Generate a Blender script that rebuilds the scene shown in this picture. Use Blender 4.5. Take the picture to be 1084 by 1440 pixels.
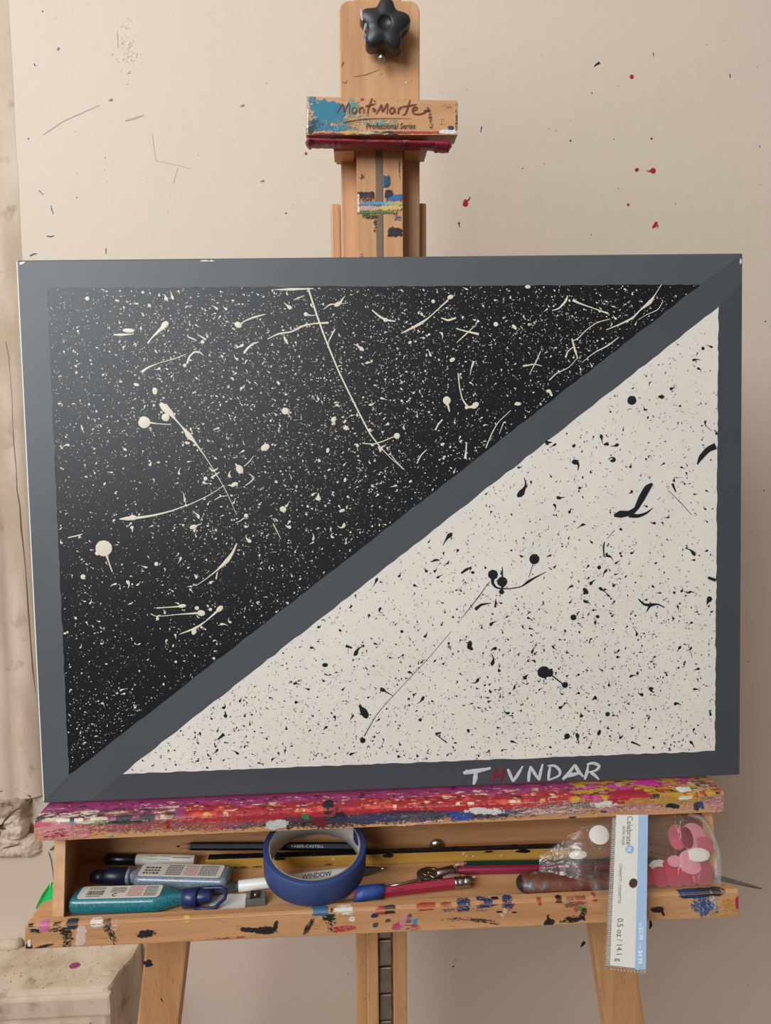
import bpy, bmesh, math, random
import numpy as np
from mathutils import Vector, Matrix

for o in list(bpy.data.objects):
    bpy.data.objects.remove(o, do_unlink=True)
SC = bpy.context.scene
COL = SC.collection

# ------------------------------------------------------------------ camera
F_PX = 1050.0                                   # focal length in pixels of a 1084 x 1440 frame
CAM = np.array([-0.0337, -0.6122, 1.2284])
RC = np.array([[0.9988, -0.0463, -0.0185],      # world -> camera (x right, y down, z forward)
               [-0.0246, -0.1348, -0.9906],
               [0.0434, 0.9898, -0.1358]])
u_, s_, vt_ = np.linalg.svd(RC)
RC = u_ @ vt_
cam_d = bpy.data.cameras.new('camera')
cam = bpy.data.objects.new('camera', cam_d)
COL.objects.link(cam)
rot = Matrix((RC[0].tolist(), (-RC[1]).tolist(), (-RC[2]).tolist())).transposed()
cam.matrix_world = Matrix.Translation(Vector(CAM.tolist())) @ rot.to_4x4()
cam_d.sensor_fit = 'VERTICAL'
cam_d.sensor_height = 24.0
cam_d.sensor_width = 24.0 * 1084 / 1440
cam_d.lens = F_PX / 1440 * 24.0
cam_d.clip_start = 0.01
SC.camera = cam

# ------------------------------------------------------------------ light
SC.view_settings.view_transform = 'Standard'
SC.view_settings.look = 'None'
SC.view_settings.gamma = 1.0
SC.view_settings.use_curve_mapping = False
SC.view_settings.exposure = -0.18
WORLD = bpy.data.worlds.new('room_air')
SC.world = WORLD
WORLD.use_nodes = True
WORLD.node_tree.nodes['Background'].inputs[0].default_value = (1.0, 0.92, 0.84, 1)
WORLD.node_tree.nodes['Background'].inputs[1].default_value = 0.20


def area_light(name, loc, target, sx, sy, power, color):
    d = bpy.data.lights.new(name, 'AREA')
    d.shape = 'RECTANGLE'
    d.size, d.size_y = sx, sy
    d.energy = power
    d.color = color
    o = bpy.data.objects.new(name, d)
    o.location = loc
    o.rotation_euler = (Vector(target) - Vector(loc)).to_track_quat('-Z', 'Y').to_euler()
    COL.objects.link(o)
    return o


area_light('window_daylight', (-1.54, -1.90, 2.30), (0.1, 0.2, 1.60), 2.1, 1.2, 96.0, (0.90, 0.955, 1.0))

# ------------------------------------------------------------------ measuring helpers


def ray(u, v):
    return RC.T @ np.array([(u - 542) / F_PX, (v - 720) / F_PX, 1.0])


def aty(u, v, y):
    d = ray(u, v)
    return Vector((CAM + d * ((y - CAM[1]) / d[1])).tolist())


def atz(u, v, z):
    d = ray(u, v)
    return Vector((CAM + d * ((z - CAM[2]) / d[2])).tolist())


TH = math.radians(4.5)                           # the canvas leans back on the mast
Z0 = 0.90                                        # height of its lower edge


def cv(u, v):
    """a point seen in the photo -> (x, z) on the face of the canvas, metres"""
    d = ray(u, v)
    n = np.array([0, -math.cos(TH), math.sin(TH)])
    p0 = np.array([0, 0, Z0])
    p = CAM + d * (np.dot(p0 - CAM, n) / np.dot(d, n)) - p0
    return (float(p[0]), float(p[1] * math.sin(TH) + p[2] * math.cos(TH)))


def S(r, g, b):
    f = lambda c: (c / 255 / 12.92) if c / 255 <= 0.04045 else ((c / 255 + 0.055) / 1.055) ** 2.4
    return (f(r), f(g), f(b), 1.0)


# ------------------------------------------------------------------ numpy noise for paint marks
def _h(ix, iy, seed):
    n = (ix.astype(np.int64) * 374761393 + iy.astype(np.int64) * 668265263 + seed * 974711) & 0xffffffff
    n = ((n ^ (n >> 13)) * 1274126177) & 0xffffffff
    return ((n ^ (n >> 16)) & 0xffff) / 65535.0


def vnoise(x, y, seed=0):
    x = np.asarray(x, float); y = np.asarray(y, float)
    ix, iy = np.floor(x), np.floor(y)
    fx, fy = x - ix, y - iy
    fx, fy = fx * fx * (3 - 2 * fx), fy * fy * (3 - 2 * fy)
    a, b = _h(ix, iy, seed), _h(ix + 1, iy, seed)
    c, d = _h(ix, iy + 1, seed), _h(ix + 1, iy + 1, seed)
    return (a * (1 - fx) + b * fx) * (1 - fy) + (c * (1 - fx) + d * fx) * fy


def fbm(x, y, seed=0, o=3):
    t, a, w = 0, 0.5, 0
    for k in range(o):
        t = t + a * vnoise(x * 2 ** k, y * 2 ** k, seed + 17 * k); w += a; a *= 0.5
    return t / w


# ------------------------------------------------------------------ materials
def new_mat(name):
    m = bpy.data.materials.new(name)
    m.use_nodes = True
    nt = m.node_tree
    return m, nt, nt.nodes['Principled BSDF']


def N(nt, t, **kw):
    n = nt.nodes.new(t)
    for k, v in kw.items():
        if k in n.inputs:
            n.inputs[k].default_value = v
        else:
            setattr(n, k, v)
    return n


def plain(name, col, rough=0.5, metal=0.0, bump=0.0, bscale=400.0, var=0.0, spec=0.5, vscale=60.0):
    m, nt, b = new_mat(name)
    b.inputs['Base Color'].default_value = col
    b.inputs['Roughness'].default_value = rough
    b.inputs['Metallic'].default_value = metal
    b.inputs['Specular IOR Level'].default_value = spec
    tc = N(nt, 'ShaderNodeTexCoord')
    if var:
        n = N(nt, 'ShaderNodeTexNoise', Scale=vscale, Detail=4.0)
        nt.links.new(tc.outputs['Object'], n.inputs['Vector'])
        mr = N(nt, 'ShaderNodeMapRange')
        mr.inputs['To Min'].default_value = 1 - var
        mr.inputs['To Max'].default_value = 1 + var
        nt.links.new(n.outputs['Fac'], mr.inputs['Value'])
        mx = N(nt, 'ShaderNodeMix', data_type='RGBA', blend_type='MULTIPLY')
        mx.inputs[0].default_value = 1.0
        mx.inputs[6].default_value = col
        nt.links.new(mr.outputs[0], mx.inputs[7])
        nt.links.new(mx.outputs[2], b.inputs['Base Color'])
    if bump:
        n2 = N(nt, 'ShaderNodeTexNoise', Scale=bscale, Detail=3.0)
        nt.links.new(tc.outputs['Object'], n2.inputs['Vector'])
        bp = N(nt, 'ShaderNodeBump', Strength=bump, Distance=0.001)
        nt.links.new(n2.outputs['Fac'], bp.inputs['Height'])
        nt.links.new(bp.outputs[0], b.inputs['Normal'])
    return m


def wood(name, col, dark, axis='Z', painted=False):
    """beech: long grain plus short dark flecks; optional paint carried by the 'paint' attribute"""
    m, nt, b = new_mat(name)
    tc = N(nt, 'ShaderNodeTexCoord')

    def stretched(across, along, detail):
        mp = N(nt, 'ShaderNodeMapping')
        sc = [across, across, across]
        sc['XYZ'.index(axis)] = along
        mp.inputs['Scale'].default_value = sc
        nt.links.new(tc.outputs['Object'], mp.inputs['Vector'])
        n = N(nt, 'ShaderNodeTexNoise', Scale=1.0, Detail=detail)
        nt.links.new(mp.outputs[0], n.inputs['Vector'])
        return n
    g = stretched(90, 5, 5.0)
    fl = stretched(900, 70, 2.0)
    r = N(nt, 'ShaderNodeValToRGB')
    r.color_ramp.elements[0].position = 0.3; r.color_ramp.elements[0].color = dark
    r.color_ramp.elements[1].position = 0.62; r.color_ramp.elements[1].color = col
    nt.links.new(g.outputs['Fac'], r.inputs['Fac'])
    r2 = N(nt, 'ShaderNodeValToRGB')
    r2.color_ramp.elements[0].position = 0.27; r2.color_ramp.elements[0].color = (0.45, 0.38, 0.32, 1)
    r2.color_ramp.elements[1].position = 0.36; r2.color_ramp.elements[1].color = (1, 1, 1, 1)
    nt.links.new(fl.outputs['Fac'], r2.inputs['Fac'])
    mx = N(nt, 'ShaderNodeMix', data_type='RGBA', blend_type='MULTIPLY')
    mx.inputs[0].default_value = 0.7
    nt.links.new(r.outputs[0], mx.inputs[6]); nt.links.new(r2.outputs[0], mx.inputs[7])
    out = mx.outputs[2]
    b.inputs['Roughness'].default_value = 0.48
    if painted:
        at = N(nt, 'ShaderNodeAttribute', attribute_name='paint')
        m2 = N(nt, 'ShaderNodeMix', data_type='RGBA')
        nt.links.new(at.outputs['Alpha'], m2.inputs[0])
        nt.links.new(out, m2.inputs[6]); nt.links.new(at.outputs['Color'], m2.inputs[7])
        out = m2.outputs[2]
    nt.links.new(out, b.inputs['Base Color'])
    bp = N(nt, 'ShaderNodeBump', Strength=0.15, Distance=0.0006)
    nt.links.new(fl.outputs['Fac'], bp.inputs['Height'])
    nt.links.new(bp.outputs[0], b.inputs['Normal'])
    return m


W_C, W_D = S(206, 156, 110), S(187, 136, 91)
M_WX = wood('beech_along_x', W_C, W_D, 'X')
M_WXP = wood('beech_along_x_painted', W_C, W_D, 'X', True)
M_WY = wood('beech_along_y', W_C, W_D, 'Y')
M_WZ = wood('beech_along_z', W_C, W_D, 'Z')
M_WZP = wood('beech_along_z_painted', W_C, W_D, 'Z', True)
M_BLACKP = plain('black_plastic', S(34, 36, 40), 0.38, bump=0.08, bscale=900)
M_STEEL = plain('steel', S(176, 172, 162), 0.3, 1.0, var=0.15, vscale=200)
M_RATCHET = plain('ratchet_steel', S(172, 158, 142), 0.32, 1.0, var=0.35, vscale=120)
M_GROOVE = plain('dusty_groove', S(122, 104, 86), 0.85, var=0.25, vscale=700)


# ------------------------------------------------------------------ mesh builder
class MB:
    def __init__(self, off=(0, 0, 0)):
        self.v, self.f, self.m, self.s, self.c = [], [], [], [], {}
        self.off = Vector(off)

    def add(self, verts, faces, mi=0, smooth=False, cols=None):
        n = len(self.v)
        self.v += [(p[0] - self.off.x, p[1] - self.off.y, p[2] - self.off.z) for p in verts]
        for f in faces:
            self.f.append([i + n for i in f]); self.m.append(mi); self.s.append(smooth)
        if cols is not None:
            for i, c in enumerate(cols):
                self.c[n + i] = c
        return self

    def bm(self, bm, mi=0, smooth=False, mat=None):
        bm.verts.ensure_lookup_table(); bm.verts.index_update()
        vs = [(mat @ x.co) if mat else x.co.copy() for x in bm.verts]
        self.add(vs, [[q.index for q in f.verts] for f in bm.faces], mi, smooth)
        bm.free()
        return self

    def hexa(self, c8, bev=0.0, mi=0, seg=2):
        """c8: bottom four then top four corners, both anticlockwise seen from above"""
        bm = bmesh.new()
        q = [bm.verts.new(p) for p in c8]
        for f in ((3, 2, 1, 0), (4, 5, 6, 7), (0, 1, 5, 4), (1, 2, 6, 5), (2, 3, 7, 6), (3, 0, 4, 7)):
            bm.faces.new([q[i] for i in f])
        if bev:
            bmesh.ops.bevel(bm, geom=list(bm.edges), offset=bev, segments=seg, affect='EDGES', profile=0.6)
        return self.bm(bm, mi, False)

    def box(self, x0, x1, y0, y1, z0, z1, bev=0.0, mi=0, seg=2):
        return self.hexa([(x0, y0, z0), (x1, y0, z0), (x1, y1, z0), (x0, y1, z0),
                          (x0, y0, z1), (x1, y0, z1), (x1, y1, z1), (x0, y1, z1)], bev, mi, seg)

    def prism(self, poly, fn, d0, d1, bev=0.0, mi=0, smooth=False):
        """poly of (a, b) swept between depths d0, d1; fn(a, b, d) -> point"""
        bm = bmesh.new()
        A = [bm.verts.new(fn(a, b, d0)) for a, b in poly]
        B = [bm.verts.new(fn(a, b, d1)) for a, b in poly]
        n = len(poly)
        bm.faces.new(A[::-1]); bm.faces.new(B)
        for i in range(n):
            bm.faces.new([A[i], A[(i + 1) % n], B[(i + 1) % n], B[i]])
        bmesh.ops.recalc_face_normals(bm, faces=list(bm.faces))
        if bev:
            eds = [e for e in bm.edges if len(e.link_faces) == 2 and e.calc_face_angle(0) > 0.6]
            bmesh.ops.bevel(bm, geom=eds, offset=bev, segments=2, affect='EDGES', profile=0.6)
        return self.bm(bm, mi, smooth)

    def loft(self, rings, mi=0, smooth=True, caps=True):
        n = len(rings[0])
        vs = [p for r in rings for p in r]
        fs = []
        for k in range(len(rings) - 1):
            for i in range(n):
                j = (i + 1) % n
                fs.append([k * n + i, k * n + j, (k + 1) * n + j, (k + 1) * n + i])
        if caps:
            fs.append(list(range(n))[::-1])
            fs.append([(len(rings) - 1) * n + i for i in range(n)])
        return self.add(vs, fs, mi, smooth)

    def tube(self, pts, rad, n=10, mi=0, smooth=True, caps=True):
        pts = [Vector(p) for p in pts]
        rads = rad if isinstance(rad, (list, tuple)) else [rad] * len(pts)
        rings, up = [], None
        for i, p in enumerate(pts):
            t = (pts[min(i + 1, len(pts) - 1)] - pts[max(i - 1, 0)]).normalized()
            if up is None:
                up = t.orthogonal().normalized()
            up = (up - t * up.dot(t)).normalized()
            b = t.cross(up)
            rings.append([p + (up * math.cos(a) + b * math.sin(a)) * rads[i]
                          for a in (2 * math.pi * k / n for k in range(n))])
        return self.loft(rings, mi, smooth, caps)

    def lathe_x(self, prof, n=24, mi=0, smooth=True, caps=True, cy=0.0, cz=0.0):
        """profile of (x, r) turned about the x axis"""
        return self.loft([[(x, cy + r * math.cos(a), cz + r * math.sin(a)) for a in (2 * math.pi * k / n for k in range(n))]
                          for x, r in prof], mi, smooth, caps)

    def ribbon(self, pts, rads, place, lift=0.0003, mi=0, base=0.0):
        """flat mark with a raised spine; pts (a, b); place(a, b, h) -> point"""
        n = len(pts)
        vs, fs = [], []
        for i, (a, b) in enumerate(pts):
            p, q = pts[max(i - 1, 0)], pts[min(i + 1, n - 1)]
            dx, dy = q[0] - p[0], q[1] - p[1]
            L = math.hypot(dx, dy) or 1e-9
            nx, ny = -dy / L, dx / L
            r = rads[i]
            vs += [place(a + nx * r, b + ny * r, base), place(a, b, base + min(lift, r * 0.5)), place(a - nx * r, b - ny * r, base)]
            if i:
                k = 3 * i
                fs += [[k - 3, k - 2, k + 1, k], [k - 2, k - 1, k + 2, k + 1]]
        return self.add(vs, fs, mi, True)

    def blob(self, a, b, r, place, lift=0.0004, mi=0, base=0.0, rng=random, sx=1.0, sy=1.0, rot=0.0, n=14, rag=0.08):
        vs = [place(a, b, base + lift)]
        c, s = math.cos(rot), math.sin(rot)
        for h, k in ((lift * 0.8, 0.6), (0.0, 1.0)):
            for i in range(n):
                t = 2 * math.pi * i / n
                rr = r * k * (1 + rag * (rng.random() * 2 - 1))
                x, y = rr * math.cos(t) * sx, rr * math.sin(t) * sy
                vs.append(place(a + x * c - y * s, b + x * s + y * c, base + h))
        fs = [[0, 1 + i, 1 + (i + 1) % n] for i in range(n)]
        fs += [[1 + i, 1 + n + i, 1 + n + (i + 1) % n, 1 + (i + 1) % n] for i in range(n)]
        return self.add(vs, fs, mi, True)

    def sheet(self, P, nu, nv, cols, mi=0, smooth=True):
        """P: array (nv+1, nu+1, 3) of points, cols: (nv+1, nu+1, 4)"""
        idx = np.arange((nu + 1) * (nv + 1)).reshape(nv + 1, nu + 1)
        fs = np.stack([idx[:-1, :-1], idx[:-1, 1:], idx[1:, 1:], idx[1:, :-1]], -1).reshape(-1, 4).tolist()
        return self.add(P.reshape(-1, 3).tolist(), fs, mi, smooth, cols.reshape(-1, 4).tolist())

    def build(self, name, mats, parent=None, label=None):
        me = bpy.data.meshes.new(name)
        me.from_pydata(self.v, [], self.f)
        for m in (mats if isinstance(mats, (list, tuple)) else [mats]):
            me.materials.append(m)
        me.polygons.foreach_set('material_index', self.m)
        me.polygons.foreach_set('use_smooth', self.s)
        if self.c:
            at = me.color_attributes.new('paint', 'FLOAT_COLOR', 'POINT')
            arr = np.zeros((len(self.v), 4), np.float32)
            for k, c in self.c.items():
                arr[k] = c
            at.data.foreach_set('color', arr.ravel())
        me.update()
        o = bpy.data.objects.new(name, me)
        COL.objects.link(o)
        if parent:
            o.parent = parent
        if label:
            o['label'] = label
        return o


def thing(name, label, cat, loc=(0, 0, 0), group=None):
    o = bpy.data.objects.new(name, None)
    o.empty_display_size = 0.02
    COL.objects.link(o)
    o.location = loc
    o['label'] = label; o['category'] = cat
    if group:
        o['group'] = group
    return o


def tag(o, label, cat, group=None):
    o['label'] = label; o['category'] = cat
    if group:
        o['group'] = group
    return o


def aim(o, a, b, roll=0.0):
    """put o at a with its +x axis towards b"""
    a, b = Vector(a), Vector(b)
    x = (b - a).normalized()
    z = Vector((0, 0, 1)); z = (z - x * z.dot(x)).normalized()
    y = z.cross(x)
    m = Matrix((x, y, z)).transposed() @ Matrix.Rotation(roll, 3, 'X')
    o.location = a
    o.rotation_euler = m.to_euler()


def text_shape(body, size, shear=0.0, spacing=1.0, bold=0.0):
    cu = bpy.data.curves.new('lettering', 'FONT')
    cu.body = body; cu.size = size; cu.shear = shear; cu.space_character = spacing
    cu.align_x = 'LEFT'; cu.resolution_u = 3; cu.offset = bold
    o = bpy.data.objects.new('lettering', cu)
    COL.objects.link(o)
    bpy.context.view_layer.update()
    dg = bpy.context.evaluated_depsgraph_get()
    me = o.evaluated_get(dg).to_mesh()
    vs = [tuple(v.co) for v in me.vertices]
    fs = [list(p.vertices) for p in me.polygons]
    o.evaluated_get(dg).to_mesh_clear()
    bpy.data.objects.remove(o, do_unlink=True)
    bpy.data.curves.remove(cu)
    return vs, fs


def put_text(mb, body, size, fn, mi=0, width=None, **kw):
    vs, fs = text_shape(body, size, **kw)
    if not vs:
        return
    k = 1.0
    x0 = min(v[0] for v in vs)
    if width:
        k = width / (max(v[0] for v in vs) - x0)
    mb.add([fn((v[0] - x0) * k, v[1]) for v in vs], fs, mi)


# paint marks on a face -------------------------------------------------
def paint_layer(s0, s1, t0, t1, nu, nv, dabs, base=None, seed=1):
    """RGBA array over a face measured along (s) and across (t) in photo pixels"""
    s = np.linspace(s0, s1, nu + 1)[None, :].repeat(nv + 1, 0)
    t = np.linspace(t0, t1, nv + 1)[:, None].repeat(nu + 1, 1)
    A = np.zeros((nv + 1, nu + 1, 4))
    if base is not None:
        A[...] = base(s, t)
    for k, d in enumerate(dabs):
        cs, ct, hs, ht, col = d[:5]
        rotn = d[5] if len(d) > 5 else 0.0
        cov = d[6] if len(d) > 6 else 1.0
        st = d[7] if len(d) > 7 else (0.12, 0.9)
        ds, dt = s - cs, t - ct
        c, sn = math.cos(rotn), math.sin(rotn)
        x, y = ds * c + dt * sn, -ds * sn + dt * c
        sd = seed * 131 + k * 7
        e = (fbm(s * 0.25, t * 0.25, sd) - 0.5) * 0.7
        dd = (np.abs(x / hs) ** 3 + np.abs(y / ht) ** 3) ** (1 / 3.0) + e
        al = np.clip((1.0 - dd) / 0.10, 0, 1)
        if cov < 1.0:
            n = 0.6 * fbm(x * st[0], y * st[1], sd + 3, 3) + 0.4 * fbm(x * 0.9, y * 1.3, sd + 9, 2)
            al = al * np.clip(((0.35 + 0.40 * cov) - n - 0.12 * np.clip(dd, 0, 1)) / 0.06, 0, 1)
        cc = np.array(S(*col))[:3]
        v = (0.85 + 0.3 * fbm(s * 0.3, t * 0.6, sd + 5))[..., None]
        C2 = np.clip(cc[None, None, :] * v, 0, 1)
        a0 = A[..., 3:4]; a1 = al[..., None]
        oa = a1 + a0 * (1 - a1)
        A[..., :3] = np.where(oa > 0, (C2 * a1 + A[..., :3] * a0 * (1 - a1)) / np.maximum(oa, 1e-6), A[..., :3])
        A[..., 3:4] = oa
    return A


def quad_points(a, b, c, d, nu, nv):
    """a top-left, b top-right, c bottom-right, d bottom-left"""
    a, b, c, d = (np.array(p, float) for p in (a, b, c, d))
    u = np.linspace(0, 1, nu + 1)[None, :, None]
    v = np.linspace(0, 1, nv + 1)[:, None, None]
    return (a * (1 - u) + b * u) * (1 - v) + (d * (1 - u) + c * u) * v


# ================================================================== THE ROOM
WY = 0.40                                        # wall behind the easel


def wall_material():
    m, nt, b = new_mat('cream_wall_paint')
    tc = N(nt, 'ShaderNodeTexCoord')
    n1 = N(nt, 'ShaderNodeTexNoise', Scale=2.2, Detail=3.0)
    nt.links.new(tc.outputs['Object'], n1.inputs['Vector'])
    r = N(nt, 'ShaderNodeValToRGB')
    r.color_ramp.elements[0].position = 0.35; r.color_ramp.elements[0].color = S(223, 204, 187)
    r.color_ramp.elements[1].position = 0.65; r.color_ramp.elements[1].color = S(221, 205, 184)
    nt.links.new(n1.outputs['Fac'], r.inputs['Fac'])
    n2 = N(nt, 'ShaderNodeTexNoise', Scale=55.0, Detail=6.0)
    nt.links.new(tc.outputs['Object'], n2.inputs['Vector'])
    n3 = N(nt, 'ShaderNodeTexNoise', Scale=240.0, Detail=2.0)
    nt.links.new(tc.outputs['Object'], n3.inputs['Vector'])
    r3 = N(nt, 'ShaderNodeValToRGB')
    r3.color_ramp.elements[0].position = 0.22; r3.color_ramp.elements[0].color = (0.72, 0.68, 0.62, 1)
    r3.color_ramp.elements[1].position = 0.27; r3.color_ramp.elements[1].color = (1, 1, 1, 1)
    nt.links.new(n3.outputs['Fac'], r3.inputs['Fac'])
    mx = N(nt, 'ShaderNodeMix', data_type='RGBA', blend_type='MULTIPLY')
    mx.inputs[0].default_value = 0.8
    nt.links.new(r.outputs[0], mx.inputs[6]); nt.links.new(r3.outputs[0], mx.inputs[7])
    nt.links.new(mx.outputs[2], b.inputs['Base Color'])
    b.inputs['Roughness'].default_value = 0.55
    bp = N(nt, 'ShaderNodeBump', Strength=0.25, Distance=0.002)
    nt.links.new(n2.outputs['Fac'], bp.inputs['Height'])
    nt.links.new(bp.outputs[0], b.inputs['Normal'])
    return m


M_WALL = wall_material()
M_REDP = plain('dried_red_paint', S(176, 34, 48), 0.4)
M_DARKP = plain('dried_dark_paint', S(40, 40, 44), 0.5)
M_SCUFF = plain('grey_scuff', S(196, 182, 164), 0.8)
M_PURP = plain('dried_magenta_paint', S(160, 60, 110), 0.5)


def structure(o):
    o['kind'] = 'structure'
    return o


rng = random.Random(7)
w = MB()
w.add([(-1.6, WY, 0), (1.6, WY, 0), (1.6, WY, 3.2), (-1.6, WY, 3.2)], [[0, 1, 2, 3]], 0)
w.add([(-1.6, WY + 0.1, 0), (1.6, WY + 0.1, 0), (1.6, WY + 0.1, 3.2), (-1.6, WY + 0.1, 3.2)], [[3, 2, 1, 0]], 0)


def on_wall(u, v, h):
    p = aty(u, v, WY)
    return (p.x, WY - 0.0004 - h, p.z)


def wall_blob(u, v, r, mi, sx=1, sy=1, rot=0.0):
    w.blob(u, v, r, lambda a, b, h: on_wall(a, b, h), 0.0002, mi, 0, rng, sx, sy, rot)


def wall_line(pts, rads, mi):
    w.ribbon(pts, rads, lambda a, b, h: on_wall(a, b, min(h, 0.00004)), 0.00004, mi)


for u, v, r in ((888, 108, 3.0), (895, 239, 2.6), (918, 240, 4.0), (654, 287, 4.0), (883, 288, 2.0),
                (916, 195, 1.6), (430, 216, 2.0), (645, 314, 1.7), (863, 196, 0.8)):
    wall_blob(u, v, r, 1)
wall_blob(654, 285, 3.2, 1, 0.8, 1.5)
wall_line([(656, 283), (659, 281), (661, 277)], [1.6, 1.0, 0.6], 1)
wall_line([(918, 240), (912, 241), (909, 240)], [2.6, 0.9, 0.4], 1)
wall_line([(893, 240), (898, 237)], [2.2, 0.8], 1)
wall_line([(645, 314), (646, 320)], [1.0, 0.5], 1)
wall_line([(923, 312), (921, 317), (917, 321)], [1.8, 2.6, 0.8], 1)
wall_line([(925, 316), (924, 321)], [0.8, 0.5], 1)
wall_line([(843, 88), (838, 91), (835, 94)], [2.0, 1.2, 0.5], 2)
wall_line([(1026, 104), (1026.5, 110)], [0.7, 0.5], 2)
wall_line([(918, 74), (919, 79)], [0.6, 0.4], 2)
wall_line([(677, 178), (676, 186)], [0.7, 0.4], 2)
wall_line([(83, 67), (81, 71)], [1.6, 1.0], 4)
wall_line([(48, 90), (50, 93)], [0.9, 0.6], 2)
for u, v, r in ((802, 198, 1.3), (782, 184, 0.7), (832, 131, 0.9), (735, 237, 0.9), (765, 230, 0.6), (869, 265, 0.7),
                (950, 287, 0.8), (831, 330, 0.8), (1068, 206, 0.9), (1070, 260, 0.6), (1076, 452, 1.0), (1064, 95, 0.6),
                (1074, 690, 1.0), (1052, 930, 0.8), (1035, 1030, 0.9), (637, 1359, 1.2), (772, 181, 0.6), (40, 195, 1.0),
                (108, 278, 0.8), (148, 222, 0.7), (402, 300, 1.2), (72, 290, 0.8), (60, 16, 1.0), (640, 1350, 0.8)):
    wall_blob(u, v, r, 2)
wall_line([(66, 332), (72, 333), (76, 331)], [0.8, 0.8, 0.4], 2)
wall_line([(42, 360), (48, 357), (52, 357)], [0.9, 0.9, 0.4], 2)
wall_line([(149, 349), (149, 357)], [0.6, 0.4], 2)
wall_line([(72, 292), (75, 301)], [0.7, 0.4], 2)
wall_line([(55, 268), (61, 274)], [0.6, 0.4], 2)
wall_line([(822, 1324), (819, 1328), (816, 1332)], [2.2, 2.0, 0.5], 2)
wall_line([(914, 1294), (915, 1301), (913, 1306)], [1.4, 2.2, 0.8], 2)
wall_line([(214, 188), (216, 205), (219, 226), (248, 232), (270, 238)], [0.3] * 5, 3)
wall_line([(250, 236), (246, 250), (244, 258)], [0.3] * 3, 3)
wall_line([(176, 170), (190, 166), (202, 162)], [1.0, 1.4, 0.6], 3)
wall_line([(60, 190), (90, 170), (140, 148)], [0.5, 0.6, 0.4], 3)
wall_line([(165, 45), (166, 68)], [0.5, 0.4], 3)
for k in range(60):
    u, v = rng.gauss(180, 9), rng.gauss(75, 20)
    wall_line([(u, v), (u + rng.uniform(-3, 3), v + rng.uniform(-3, 3))], [0.45, 0.3], 3)
for k in range(420):
    u, v = rng.uniform(-20, 1100), rng.uniform(-20, 1440)
    wall_blob(u, v, rng.uniform(0.3, 0.65), 3 if rng.random() < 0.8 else 2)
for u, v in ((340, 148), (368, 254), (155, 140)):
    w.blob(u, v, 3.0, lambda a, b, h: on_wall(a, b, h), 0.002, 0, 0, rng, 1.2, 0.8)
wl = structure(w.build('wall_back', [M_WALL, M_REDP, M_DARKP, M_SCUFF, M_PURP]))

f = MB(); f.add([(-1.6, -3.8, 0), (1.6, -3.8, 0), (1.6, WY, 0), (-1.6, WY, 0)], [[0, 1, 2, 3]])
M_FLOOR = wood('brown_floorboards', S(128, 92, 62), S(100, 70, 46), 'X')
structure(f.build('floor', M_FLOOR))
c_ = MB(); c_.add([(-1.6, -3.8, 3.2), (1.6, -3.8, 3.2), (1.6, WY, 3.2), (-1.6, WY, 3.2)], [[3, 2, 1, 0]])
structure(c_.build('ceiling', plain('white_ceiling', S(225, 220, 210), 0.8, var=0.03, vscale=5)))
# left wall with the window the daylight comes through
lw = MB()
for y0, y1, z0, z1 in ((-3.8, -3.05, 0, 3.2), (-0.75, WY, 0, 3.2), (-3.05, -0.75, 0, 1.55), (-3.05, -0.75, 3.05, 3.2)):
    lw.box(-1.7, -1.6, y0, y1, z0, z1)
structure(lw.build('wall_left', M_WALL))
wf = MB()
for y0, y1, z0, z1 in ((-3.05, -3.00, 1.55, 3.05), (-0.80, -0.75, 1.55, 3.05), (-3.00, -0.80, 1.55, 1.60), (-3.00, -0.80, 3.00, 3.05)):
    wf.box(-1.68, -1.62, y0, y1, z0, z1, 0.004)
structure(wf.build('window_1', plain('white_window_paint', S(228, 224, 214), 0.4, var=0.03)))
bb = MB(); bb.box(-0.36, 1.6, WY - 0.018, WY, 0, 0.12, 0.004)
structure(bb.build('baseboard_back', plain('cream_gloss_paint', S(214, 202, 182), 0.45, var=0.05)))


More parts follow.
